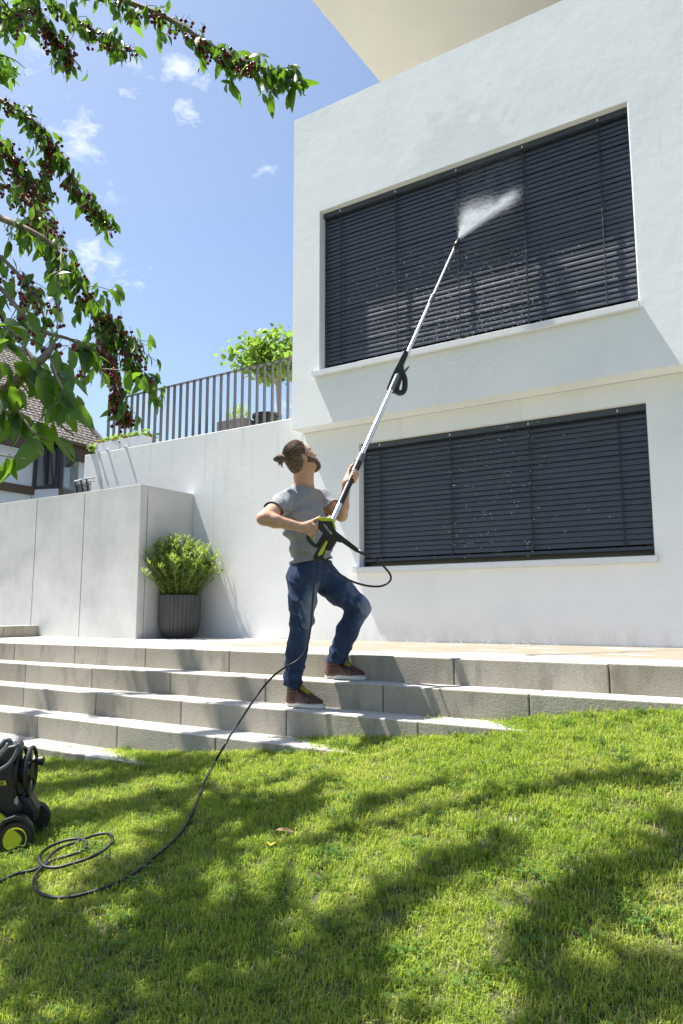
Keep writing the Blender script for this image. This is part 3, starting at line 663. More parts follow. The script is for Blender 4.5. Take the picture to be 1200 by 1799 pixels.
# ------------------------------------------------------------------ signed-distance modelling for the figure
class SDF:
    """smooth union of round cones and ellipsoids on a grid, meshed by surface nets"""
    def __init__(s, lo, hi, h): s.lo = np.array(lo, float); s.h = h; s.n = np.ceil((np.array(hi)-s.lo)/h).astype(int)+1; s.d = np.full(s.n, .06, np.float32)
    def _sub(s, lo, hi, pad):
        a = np.clip(np.floor((np.array(lo)-pad-s.lo)/s.h).astype(int), 0, s.n); b = np.clip(np.ceil((np.array(hi)+pad-s.lo)/s.h).astype(int)+1, 0, s.n)
        sl = tuple(slice(x, y) for x, y in zip(a, b))
        g = np.meshgrid(*[s.lo[i]+s.h*np.arange(a[i], b[i]) for i in range(3)], indexing='ij')
        return sl, np.stack(g, -1)
    def _join(s, sl, d, k, op):
        o = s.d[sl]
        if op == 'sub': d = -d; h = np.maximum(k-np.abs(o-d), 0)/k; s.d[sl] = np.maximum(o, d)+h*h*k*.25; return
        h = np.maximum(k-np.abs(o-d), 0)/k; s.d[sl] = np.minimum(o, d)-h*h*k*.25
    def cone(s, a, b, ra, rb, k=.02, op='add'):
        a, b = np.array(a, float), np.array(b, float); r = max(ra, rb)
        sl, p = s._sub(np.minimum(a, b)-r, np.maximum(a, b)+r, .05+k)
        if p.size == 0: return s
        ba = b-a; t = np.clip(((p-a)@ba)/(ba@ba+1e-9), 0, 1); d = np.linalg.norm(p-a-t[..., None]*ba, axis=-1)-(ra+(rb-ra)*t); s._join(sl, d, k, op); return s
    def ell(s, c, M, r, k=.02, op='add'):              # M columns: axes, r: radii
        c = np.array(c, float); r = np.array(r, float)*(HS if M is Mh else 1.0); R_ = r.max()
        sl, p = s._sub(c-R_, c+R_, .05+k)
        if p.size == 0: return s
        q = ((p-c)@M); k0 = np.linalg.norm(q/r, axis=-1); k1 = np.linalg.norm(q/(r*r), axis=-1); d = np.where(k1 > 1e-9, k0*(k0-1)/np.maximum(k1, 1e-9), -r.min()); s._join(sl, d, k, op); return s
    def half(s, c, n, k=.01):                            # keep the side where (p-c).n < 0
        sl, p = s._sub(s.lo, s.lo+s.h*(s.n-1), 0); n = np.array(n, float)/np.linalg.norm(n); d = (p-np.array(c))@n; o = s.d; h = np.maximum(k-np.abs(o-d), 0)/k; s.d = (np.maximum(o, d)+h*h*k*.25).astype(np.float32); return s
    def net(s, name, relax=2):
        d = s.d; sg = d < 0; n = d.shape
        c = np.zeros(tuple(x-1 for x in n), np.int8)
        for i in (0, 1):
            for j in (0, 1):
                for k in (0, 1): c += sg[i:n[0]-1+i, j:n[1]-1+j, k:n[2]-1+k]
        act = (c > 0) & (c < 8); idx = np.full(act.shape, -1, np.int64); I = np.argwhere(act); idx[tuple(I.T)] = np.arange(len(I))
        acc = np.zeros((len(I), 3)); cnt = np.zeros(len(I))
        cor = [(i, j, k) for i in (0, 1) for j in (0, 1) for k in (0, 1)]
        for a in cor:
            for ax in range(3):
                if a[ax]: continue
                b = list(a); b[ax] = 1; A_ = d[I[:, 0]+a[0], I[:, 1]+a[1], I[:, 2]+a[2]]; B2 = d[I[:, 0]+b[0], I[:, 1]+b[1], I[:, 2]+b[2]]
                m = (A_ < 0) != (B2 < 0); t_ = np.where(m, A_/np.where(m, A_-B2, 1), 0); p = np.array(a, float)[None].repeat(len(I), 0); p[:, ax] += t_
                acc[m] += p[m]; cnt[m] += 1
        v = (I+acc/cnt[:, None])*s.h+s.lo; F = []
        for ax in range(3):
            u, w = [(1, 2), (2, 0), (0, 1)][ax]; sh = list(n); sh[ax] -= 1
            a = sg[tuple(slice(0, -1) if k == ax else slice(1, -1) for k in range(3))]; b = sg[tuple(slice(1, None) if k == ax else slice(1, -1) for k in range(3))]
            E_ = np.argwhere(a != b); base = E_.copy(); base[:, u] += 1; base[:, w] += 1
            def g(du, dw): q = base.copy(); q[:, u] -= du; q[:, w] -= dw; return idx[tuple(q.T)]
            f = np.stack([g(1, 1), g(0, 1), g(0, 0), g(1, 0)], 1); fl = a[tuple(E_.T)]
            f[~fl] = f[~fl][:, ::-1]; F.append(f)
        F = np.concatenate(F); F = F[(F >= 0).all(1)]
        me = bpy.data.meshes.new(name); me.from_pydata(v.tolist(), [], F.tolist()); me.update()
        bm = bmesh.new(); bm.from_mesh(me)
        for _ in range(relax): bmesh.ops.smooth_vert(bm, verts=bm.verts, factor=.5, use_axis_x=True, use_axis_y=True, use_axis_z=True)
        bm.to_mesh(me); bm.free(); me.polygons.foreach_set('use_smooth', [True]*len(me.polygons)); return me
def verts_of(me): a = np.empty(len(me.vertices)*3); me.vertices.foreach_get('co', a); return a.reshape(-1, 3)
def normals_of(me): a = np.empty(len(me.vertices)*3); me.vertices.foreach_get('normal', a); return a.reshape(-1, 3)
def set_verts(me, v): me.vertices.foreach_set('co', v.ravel()); me.update()
def cut(me, c, n, rad):                                # open the mesh: remove what lies past the plane within rad of c
    bm = bmesh.new(); bm.from_mesh(me); c, n = V(c), V(n).normalized()
    near = [v for v in bm.verts if (v.co-c).length < rad]; ns = set(near)
    es = [e for e in bm.edges if e.verts[0] in ns and e.verts[1] in ns]; fs = [f for f in bm.faces if all(v in ns for v in f.verts)]
    bmesh.ops.bisect_plane(bm, geom=near+es+fs, plane_co=c, plane_no=n, clear_outer=True); bm.to_mesh(me); bm.free(); me.update()
def fbm(p, sc, seed=0):                                # cheap smooth noise for numpy points
    q = p*sc; r = np.zeros(len(p)); rs = np.random.default_rng(seed)
    for o in range(4):
        M = rs.normal(0, 1, (3, 3)); ph = rs.uniform(0, 6.28, 3); r += np.prod(np.sin(q@M.T*(1.6**o)+ph), 1)/(1.5**o)
    return r
def shade_attr(me, name, val):
    a = me.attributes.new(name, 'FLOAT', 'POINT'); a.data.foreach_set('value', np.asarray(val, np.float32))

# camera-side frame used to lay out the pose (r: to the right, u: up, f: away)
r_ = np.array((rt[0], rt[1], 0)); r_ /= np.linalg.norm(r_); f_ = np.array((-r_[1], r_[0], 0)); u_ = np.array((0, 0, 1.))
def ruf(r, u, f): return r_*r+u_*u+f_*f
def nrmz(v): v = np.array(v, float); return v/np.linalg.norm(v)
M_SKIN = None
t = NT('skin', .5, (.50,.30,.20)); n1 = t.noise(25, 4, .6); c = t.ramp(n1, [(.3, (.46,.255,.165)), (.7, (.55,.33,.225))]); t.col(c); t.b.inputs['Subsurface Weight'].default_value = .12; t.b.inputs['Subsurface Radius'].default_value = (.02,.008,.005); t.bump(t.noise(150, 3, .6), .0008, .6); M_SKIN = t.m
t = NT('hair', .6, (.11,.07,.04)); n1 = t.noise(60, 4, .6); at = t.n('ShaderNodeAttribute'); at.attribute_name = 'strand'
t.col(t.ramp(t.math('ADD', t.math('MULTIPLY', at.outputs['Fac'], .7), t.math('MULTIPLY', n1, .3)), [(.2, (.035,.020,.011)), (.5, (.085,.052,.028)), (.85, (.21,.13,.065))])); M_HAIR = t.m
M_BEARD = simple('beard_hair', (.105,.06,.035), .65, 0, .5, 220, .003)
t = NT('grey_jersey', .9, (.25,.26,.28), spec=.2); n1 = t.noise(260, 3, .6); n2 = t.noise(14, 4, .6)
t.col(t.mix(n2, t.ramp(n1, [(.3, (.215,.225,.245)), (.7, (.285,.295,.32))]), (.25,.255,.27))); t.bump(t.math('ADD', t.math('MULTIPLY', n1, .15), n2), .004, .5); M_SHIRT = t.m
t = NT('denim', .85, (.03,.05,.10), spec=.25); at = t.n('ShaderNodeAttribute'); at.attribute_name = 'fade'; n1 = t.noise(240, 3, .65); n2 = t.noise(16, 5, .65, sc=(1, 1, .5))
c = t.ramp(t.math('ADD', at.outputs['Fac'], t.rng_(n2, .3, .7, -.22, .22)), [(0, (.016,.031,.075)), (.45, (.036,.062,.128)), (1, (.19,.23,.31))])
c = t.mix(t.rng_(n1, .35, .65, .35, 0), c, (.012,.02,.05)); t.col(c); t.bump(t.math('ADD', n2, t.math('MULTIPLY', n1, .1)), .006, .6); M_DENIM = t.m
M_SHOE = simple('oxblood_leather', (.060,.020,.014), .45, 0, .25, 60, .0008); M_SOLE = simple('white_rubber_sole', (.62,.60,.53), .6, 0, .06, 40); M_LACE = simple('yellow_lace', (.42,.36,.03), .7, 0, .15, 90); M_STITCH = simple('pale_stitch', (.35,.22,.14), .8)

# feet on the treads
fh = atZ(497, 1240.5, -.32); ft = atZ(562, 1246.5, -.32); gh = atZ(567, 1192.5, -.16); gt = atZ(637, 1195.5, -.16)
DR, DL = proj((fh+ft)/2)[2], proj((gh+gt)/2)[2]
man = thing('person', 'man with hair bun, grey t-shirt and jeans aiming a long lance at the blinds', 'person', (float(fh[0]), float(fh[1])+.05, -.32))

# pose, by joints
sR, eR, wR = Q(497, 884, DR+.03), Q(463, 911, DR-.22), Q(531, 926.5, DR-.17)
sL, eL, wL = Q(566, 879, DR+.30), Q(600, 906, DR+.22), Q(609, 848, DR+.12)
nb, nt_ = Q(533, 855, DR+.17), Q(530, 826, DR+.15)
hC = Q(524, 801.5, DR+.13)
hipR, knR, anR = Q(533, 1020, DR+.09), Q(530, 1090, DR+.05), Q(511.5, 1203, DR+.045)
hipL, knL, anL = Q(566, 1014, DR+.26), Q(631, 1066, DL-.02), Q(585, 1160, DL+.045)
T_L = nrmz(ruf(.69, 0, .72)); T_F = nrmz(ruf(.72, 0, -.69))      # body's left, body's forward
Mt = np.stack([T_L, T_F, u_], 1)
HF = nrmz(ruf(.72, .50, .42)); HU = ruf(-.45, .9, -.1); HU = nrmz(HU-HF*(HU@HF)); HR = np.cross(HF, HU); Mh = np.stack([HF, HR, HU], 1)
HS = np.array((.905, .95, .955))
def hp(f, r, u): return hC+HF*f*HS[0]+HR*r*HS[1]+HU*u*HS[2]

# lance axis is needed for the grip of the left hand
P0, P1 = Q(583, 917, DR-.10), None
q1 = atY(804, 424, 5.86); P1 = q1; ldir = nrmz(P1-P0); Llen = np.linalg.norm(P1-P0)
def lance_at(px, py):                                  # the point of the axis that shows nearest px,py
    best = min(np.linspace(0, 1, 801), key=lambda s: (lambda a: (a[0]-px)**2+(a[1]-py)**2)(proj(P0+(P1-P0)*s))); return best*Llen
gripL = P0+ldir*lance_at(617, 836)

allp = [fh, ft, gh, gt, sR, eR, wR, sL, eL, wL, hC, hp(.2, 0, .15), hp(-.2, 0, .15), gripL, anR, anL, knL]
lo, hi = np.min(allp, 0)-.16, np.max(allp, 0)+.16
B = SDF(lo, hi, .0045)
# head
B.ell(hp(0, 0, .005), Mh, (.098, .076, .095), .01).ell(hp(.042, 0, -.045), Mh, (.058, .060, .080), .03)
for s in (-1, 1): B.cone(hp(.005, .052*s, -.06), hp(.078, .018*s, -.115), .022, .022, .03)
B.cone(hp(.075, -.012, -.118), hp(.075, .012, -.118), .024, .024, .02)
B.cone(hp(.096, 0, -.012), hp(.122, 0, -.048), .0085, .0125, .012)
for s in (-1, 1):
    B.ell(hp(.088, .030*s, .006), Mh, (.014, .026, .010), .014); B.cone(hp(.112, .010*s, -.052), hp(.108, .014*s, -.053), .008, .006, .008)
    B.ell(hp(.092, .031*s, -.016), Mh, (.014, .016, .011), .008, 'sub')
    B.ell(hp(.086, .031*s, -.016), Mh, (.0125, .0135, .0115), .004)
    B.ell(hp(.066, .045*s, -.04), Mh, (.022, .022, .020), .025)
    B.ell(hp(-.008, .079*s, -.028), Mh, (.021, .011, .033), .006); B.ell(hp(-.004, .091*s, -.024), Mh, (.011, .007, .018), .005, 'sub')
B.cone(hp(.100, -.018, -.083), hp(.100, .018, -.083), .0085, .0085, .01); B.cone(hp(.099, -.016, -.093), hp(.099, .016, -.093), .009, .009, .008)
# neck, trunk
B.cone(hp(-.025, 0, -.07), nb, .053, .062, .03); B.cone(hp(.02, .02, -.085), nb+T_F*.02, .040, .05, .03)
B.cone(nb-u_*.03, sR+T_L*.05, .048, .040, .04).cone(nb-u_*.03, sL-T_L*.05, .048, .040, .04)
ch_c = Q(536, 905, DR+.16); wa_c = Q(545, 960, DR+.16); pe_c = Q(547, 1003, DR+.17)
B.ell(ch_c, Mt, (.145, .085, .12), .05).ell(wa_c, Mt, (.135, .09, .15), .05).ell(pe_c, Mt, (.150, .10, .11), .05)
# arms
def arm(sh, el, wr, k=1.0):
    B.cone(sh, el, .050*k, .037*k, .04); m = sh*.5+el*.5; B.cone(sh*.7+el*.3, sh*.25+el*.75, .047*k, .040*k, .03)
    B.cone(el, el*.72+wr*.28, .037*k, .041*k, .03); B.cone(el*.72+wr*.28, wr, .0405*k, .0265*k, .02)
arm(sR, eR, wR); arm(sL, eL, wL, .95)
# legs inside the jeans, into the shoes
a_s = {}
for a_, h0, t0 in ((anR, fh, ft), (anL, gh, gt)):
    dd = nrmz((t0-h0)*np.array((1, 1, 0))); sd_ = np.array((-dd[1], dd[0], 0)); a_s[id(a_)] = h0+dd*.062+sd_*.042*(1 if sd_@f_ > 0 else -1)+u_*.135
for h_, k_, a_ in ((hipR, knR, anR), (hipL, knL, anL)):
    a_ = a_s[id(a_)]; B.cone(h_, k_, .075, .050, .04).cone(k_, k_*.6+a_*.4, .048, .050, .03).cone(k_*.6+a_*.4, a_, .044, .025, .02)
for a_, h0, t0 in ((anR, fh, ft), (anL, gh, gt)):
    dd = nrmz((t0-h0)*np.array((1, 1, 0))); sd_ = np.array((-dd[1], dd[0], 0)); sd_ *= .042*(1 if sd_@f_ > 0 else -1); B.cone(a_s[id(a_)], h0+dd*.055+u_*.055+sd_, .026, .022, .01).cone(h0+dd*.06+u_*.05+sd_, h0+dd*.17+u_*.04+sd_, .022, .018, .01)
# hands closing on a bar: axis point c, bar direction a, direction from bar to the wrist w
def grip(wr, c, a, w, rb, sgn, spread=.0205, curl=(20, 95, 165), palm_k=1.0, thumb_dir=1):
    a = nrmz(a); w = nrmz(w-a*np.dot(w, a)); s = np.cross(a, w)*sgn      # fingers go round from w through s
    def pol(deg, rr): d_ = R(deg); return w*math.cos(d_)*rr+s*math.sin(d_)*rr
    palm = c+w*(rb+.018)
    B.cone(wr, palm*.55+wr*.45, .026, .028, .02)
    for k in range(4):
        q = (1.5-k)*spread; base = c+a*q+pol(-15, rb+.020); B.cone(palm*.35+wr*.65+a*q*.5, base, .019, .0155, .016)
        L = (.95, 1.0, .97, .85)[k]; fr = .0098*(1.0, 1.02, .98, .88)[k]; rr = rb+.0085
        pts = [c+a*q+pol(x*L, rr+e) for x, e in ((5, .010), (curl[0]+30, .004), (curl[1]+10, .001), (curl[2]+8, 0), (curl[2]+48, .001))]
        for x, y, ra, rb_ in zip(pts[:-1], pts[1:], (1.12, 1.05, 1.0, .93), (1.05, 1.0, .93, .82)): B.cone(x, y, fr*ra, fr*rb_, .005)
    tb_ = palm*.6+wr*.4+a*thumb_dir*.020-s*.010; t1 = c+a*thumb_dir*.048+pol(-50, rb+.016); t2 = c+a*thumb_dir*.074+pol(-75, rb+.011); t3 = c+a*thumb_dir*.094+pol(-82, rb+.009)
    B.cone(tb_, t1, .018, .0135, .012).cone(t1, t2, .0125, .011, .006).cone(t2, t3, .0108, .008, .005)
# left hand round the black grip of the lance: wrist comes from behind, fingers come over the right side to the front
grip(wL, gripL, ldir, nrmz(ruf(-.55, -.35, .75)), .020, 1 if np.dot(np.cross(ldir, nrmz(ruf(-.55, -.35, .75))), r_) > 0 else -1, curl=(25, 100, 160))
# right hand on the rear handle of the gun
hA, hB = Q(546, 941, DR-.135), Q(562, 925, DR-.135); hc = Q(548.5, 931.5, DR-.135); hax = nrmz(ruf(-.80, .42, -.1)); hax = nrmz(Q(563, 920, DR-.135)-Q(541, 948, DR-.135))
wdir = nrmz(wR-hc)
grip(wR, hc, hax, wdir, .015, 1 if np.dot(np.cross(hax, wdir), f_) < 0 else -1, curl=(20, 85, 150))
body = link('body', B.net('body'), M_SKIN, man)

# hair swept back into a bun, beard
def hair_piece(name, build, lo, hi, m, strands=True, par=man, relax=1, h=.0035):
    S = SDF(lo, hi, h); build(S); me = S.net(name, relax); v = verts_of(me); n_ = normals_of(me)
    if strands:
        q = (v-hC)@Mh; ang = np.arctan2(q[:, 1], q[:, 2]+.02)
        w_ = fbm(q, 14, 3); st = np.sin(ang*34+3.2*w_+q[:, 0]*12)*.5+.5; st = .35*st+.3*(np.sin(ang*88+4.5*w_+q[:, 0]*31)*.5+.5)+.35*np.clip(fbm(np.stack([q[:, 0]*.35, q[:, 1], q[:, 2]], 1), 60, 8)+.5, 0, 1)
        v = v+n_*(st[:, None]-.5)*.0035; set_verts(me, v); shade_attr(me, 'strand', st)
    return link(name, me, m, par)
def b_hair(S):
    S.ell(hp(-.004, 0, .010), Mh, (.107, .086, .103), .01).ell(hp(-.055, 0, -.055), Mh, (.052, .066, .055), .03)
    S.half(hp(.074, 0, .05), Mh@np.array((.94, 0, -.34)), .012); S.half(hp(-.002, 0, -.03), Mh@np.array((.80, 0, -.60)), .012); S.half(hp(-.06, 0, -.098), -HU+HF*.15, .012)
hair = hair_piece('hair', b_hair, hC-.19, hC+.19, M_HAIR, h=.0028)
t = NT('hair_strand', .5, (.12,.08,.04)); isl = t.n('ShaderNodeNewGeometry'); t.col(t.ramp(isl.outputs['Random Per Island'], [(0, (.035,.02,.011)), (.5, (.11,.068,.035)), (1, (.30,.20,.11))])); M_STRAND = t.m
sd_m = MB(); er = np.array((.107, .086, .103))
for k in range(420):
    ph = random.uniform(0, 2*math.pi); ft_ = np.cos(ph)                      # ph: 0 at the top of the head, turning round the face axis
    t0 = R(random.uniform(48, 66)+22*max(0, -ft_)+16*abs(math.sin(ph))); t1 = R(random.uniform(120, 172)); wv = random.uniform(-.10, .10); lift = random.uniform(1.004, 1.035 if random.random() > .12 else 1.07); pts = []
    for i in range(11):
        e = i/10; th_ = t0+(t1-t0)*e; p_ = ph+wv*math.sin(3.1*e)+.05*math.sin(9*e+k)
        loc = np.array((math.cos(th_), math.sin(th_)*math.sin(p_), math.sin(th_)*math.cos(p_)))*er*(lift-.01*e)
        pts.append(hp(-.004+loc[0], loc[1], .010+loc[2]))
    sd_m.tube(pts, [.0009]*10+[.0004], 3, cap=False)
tag(obj('hair_strands', sd_m, M_STRAND, hair, smooth=True), kind='stuff')
bunc = Q(490.5, 806, DR+.09)
def b_bun(S):
    S.ell(bunc, np.eye(3), (.030, .030, .024), .01).cone(bunc+ruf(.015, .006, .0), hp(-.09, .01, .02), .018, .024, .02)
    S.cone(bunc+ruf(-.008, .012, -.01), bunc+ruf(-.02, -.004, -.012), .016, .018, .008).cone(bunc+ruf(.014, -.012, 0), bunc+ruf(.018, -.055, 0), .011, .004, .01).cone(bunc+ruf(.004, -.016, 0), bunc+ruf(-.002, -.045, 0), .009, .003, .01)
hair_piece('hair_bun', b_bun, bunc-.12, bunc+.14, M_HAIR, par=man)
def b_beard(S):
    for s in (-1, 1):
        S.cone(hp(.012, .054*s, -.060), hp(.076, .020*s, -.112), .026, .027, .02); S.cone(hp(.016, .064*s, -.014), hp(.014, .057*s, -.055), .011, .022, .012); S.cone(hp(.040, .046*s, -.068), hp(.080, .024*s, -.092), .024, .019, .02)
        S.cone(hp(.108, .006*s, -.072), hp(.094, .030*s, -.085), .008, .010, .01)
    S.cone(hp(.077, -.012, -.120), hp(.077, .012, -.120), .027, .027, .02); S.cone(hp(.06, 0, -.12), hp(.03, 0, -.115), .028, .02, .02)
    S.ell(hp(.107, 0, -.088), Mh, (.012, .018, .008), .006, 'sub')
bd = hair_piece('beard', b_beard, hC-.18, hC+.19, M_BEARD, strands=False, relax=1, h=.003)
me = bd.data; v = verts_of(me); set_verts(me, v+normals_of(me)*(fbm(v, 160, 5)*.0012)[:, None])
tuft = MB(); v = verts_of(me); n_ = normals_of(me)
for i in rng.choice(len(v), min(900, len(v)), replace=False):
    d_ = nrmz(n_[i]*.7+HF*.25-HU*.7+rng.normal(0, .25, 3)); tuft.tube([v[i]-n_[i]*.001, v[i]+d_*random.uniform(.004, .009)], [.0009, .0003], 3, cap=False)
tag(obj('beard_strands', tuft, M_STRAND, bd), kind='stuff')
ey = MB()
for s in (-1, 1): ey.ellip(hp(.0955, .031*s, -.016), .0055, .0055, .0055, 8, 6)
obj('iris', ey, M_BLACK, man, smooth=True)
eb = MB()
for s in (-1, 1): eb.tube([hp(.102, .014*s, .010), hp(.099, .030*s, .015), hp(.088, .048*s, .010)], [.004, .0045, .002], 5)
obj('eyebrow', eb, M_BEARD, man, smooth=True)

# t-shirt
def blend(a, b, t): return a*(1-t)+b*t
S = SDF(np.min([sR, eR, sL, pe_c], 0)-.25, np.max([sR, sL, eL, pe_c, nb], 0)+.25, .006)
for (px, py, a, b, hh, df) in ((533, 874, .140, .070, .05, .17), (533, 890, .182, .104, .06, .165), (536, 910, .186, .122, .07, .16), (540, 935, .174, .120, .07, .16), (545, 960, .164, .114, .07, .16), (548, 985, .164, .122, .07, .165), (549, 1010, .170, .130, .06, .17)):
    S.ell(Q(px, py, DR+df), Mt, (a, b, hh), .045)
S.cone(nb-u_*.028, sR+T_L*.02, .062, .062, .04).cone(nb-u_*.028, sL-T_L*.02, .062, .060, .04).cone(nb-u_*.03, nb+u_*.03, .074, .066, .03)
S.cone(sR, blend(sR, eR, .60), .068, .067, .035).cone(sL, blend(sL, eL, .58), .066, .066, .035)
me = S.net('t_shirt', 2)
v = verts_of(me); n_ = normals_of(me); q = (v-wa_c)@Mt
zrel = v[:, 2]-wa_c[2]
# pulls radiating from the armpits, stacked folds at the waist
w1 = np.sin((zrel*62+q[:, 0]*16+2.2*fbm(v, 6, 2)))*np.exp(-((zrel+.03)/.13)**2)*.0085
arm_p = blend(sR, ch_c, .3)-u_*.05; rel = v-arm_p; dist = np.linalg.norm(rel, axis=1); an = np.arctan2(rel@u_, rel@r_)
w2 = np.sin(an*9+1.5*fbm(v, 5, 4))*np.exp(-((dist-.12)/.11)**2)*.0065
w3 = (1-np.abs(fbm(v*np.array((1, 1, .55)), 9, 9)))**2*.010-.004+fbm(v, 22, 6)*.0012
set_verts(me, v+n_*(w1+w2+w3)[:, None])
cut(me, nb+u_*.002, u_*.95+T_F*.24, .17)
cut(me, blend(sR, eR, .52), eR-sR, .12); cut(me, blend(sL, eL, .50), eL-sL, .12)
hem0, hem1 = Q(514, 994, DR+.16), Q(586, 979, DR+.16); hn = nrmz(np.cross(hem1-hem0, f_));
if hn[2] > 0: hn = -hn
cut(me, (hem0+hem1)/2, hn, .32)
shirt = link('t_shirt', me, M_SHIRT, man); so = shirt.modifiers.new('cloth', 'SOLIDIFY'); so.thickness = .004; so.offset = -1

# jeans
S = SDF(np.min([hipR, anR, anL, pe_c], 0)-.22, np.max([hipL, knL, anL, pe_c], 0)+.22, .006)
S.ell(Q(547, 1000, DR+.17), Mt, (.160, .116, .11), .05).ell(Q(546, 975, DR+.165), Mt, (.148, .106, .08), .04)
S.ell(blend(hipR, pe_c, .35)-T_F*.05-u_*.02, Mt, (.09, .085, .10), .05)
S.cone(hipR, blend(hipR, knR, .5), .101, .088, .05).cone(blend(hipR, knR, .5), knR, .088, .073, .03).cone(knR, blend(knR, anR, .5), .073, .066, .03).cone(blend(knR, anR, .5), anR-u_*.05, .066, .058, .03)
S.cone(hipL, blend(hipL, knL, .5), .104, .092, .05).cone(blend(hipL, knL, .5), knL, .092, .070, .03).cone(knL, blend(knL, anL, .45), .071, .070, .03).cone(blend(knL, anL, .45), anL-u_*.06, .070, .062, .03)
me = S.net('jeans', 2); v = verts_of(me); n_ = normals_of(me)
def folds(k_, a_, b_, amp, fr, width, seed):
    ax = nrmz(b_-a_); s = (v-k_)@ax; rad = v-k_-s[:, None]*ax; d_ = np.linalg.norm(rad, axis=1)
    sn = np.sin(s*fr*.5+1.5*fbm(v, 7, seed)+.8*np.arctan2(rad@r_, rad@f_)); return ((1-np.abs(sn))**1.35*1.5-.6)*np.exp(-(s/width)**2)*amp*np.clip((.17-d_)/.05, 0, 1)
disp = folds(knR, hipR, anR, .006, 60, .13, 1)+folds(anR+u_*.07, knR, anR, .009, 78, .10, 2)+folds(anL+u_*.06, knL, anL, .009, 80, .09, 3)
disp += folds(blend(hipL, knL, .12), hipL, knL, .006, 52, .09, 4)+folds(knL, blend(hipL, knL, .6), blend(knL, anL, .4), .005, 62, .10, 5)+folds(hipR-u_*.05, hipR, knR, .004, 46, .10, 7)+fbm(v, 14, 11)*.0015+((1-np.abs(fbm(v, 8, 21)))**2-.4)*.005
set_verts(me, v+n_*disp[:, None]); v = verts_of(me)
fade = np.zeros(len(v))
fr_R = nrmz(np.cross(T_L, u_)); fwd_dir = T_F
def lobe(c, ra): return np.exp(-(np.linalg.norm(v-c, axis=1)/ra)**2)
frontness = np.clip(normals_of(me)@nrmz(T_F+r_*.4), 0, 1)
fade = frontness*(.75*lobe(knR+T_F*.06, .14)+.55*lobe(blend(hipR, knR, .5)+T_F*.08, .15)+.9*lobe(knL+T_F*.06, .12)+.55*lobe(blend(hipL, knL, .55)+u_*.06, .14))+.16*np.clip(disp/.006, -1, 1.2)+.18
shade_attr(me, 'fade', np.clip(fade, 0, 1))
cut(me, anR-u_*.012, nrmz(ruf(-.25, -1, 0)), .19); cut(me, anL-u_*.010, nrmz(ruf(-.15, -1, 0)), .19); cut(me, (hem0+hem1)/2+u_*.010, u_, .4)
jeans = link('jeans', me, M_DENIM, man); so = jeans.modifiers.new('cloth', 'SOLIDIFY'); so.thickness = .005; so.offset = -1
# seams and pocket stitching
def on_surf(px, py, D0, off=.002):
    o = V(CAM); d_ = V(nrmz(ray(px, py))); hit = bvh.ray_cast(o, d_)
    return np.array(hit[0])-np.array(d_)*off if hit[0] is not None else None
from mathutils.bvhtree import BVHTree
bmj = bmesh.new(); bmj.from_mesh(jeans.data); bvh = BVHTree.FromBMesh(bmj)
st = MB()
for line in ([(527, 996), (525, 1030), (523, 1070), (522, 1110), (512, 1150), (506, 1185)], [(585, 1040), (602, 1055), (616, 1072)], [(575, 990), (577, 1010), (574, 1035)], [(532, 1004), (540, 1006), (550, 1005)]):
    pts = [p for p in (on_surf(x, y, DR) for x, y in line) if p is not None]
    if len(pts) > 1:
        dense = [on_surf(*proj(p)[:2], DR) for p in spline(pts, 6)]; dense = [p for p in dense if p is not None]
        st.tube(dense, .0016, 4)
obj('seam', st, simple('denim_seam', (.06,.075,.12), .8), jeans)
bt = MB()
pts = [on_surf(x, y, DR, .003) for x, y in ((514, 996), (525, 993.5), (540, 990.5))]; pts = [p for p in pts if p is not None]

bmj.free()

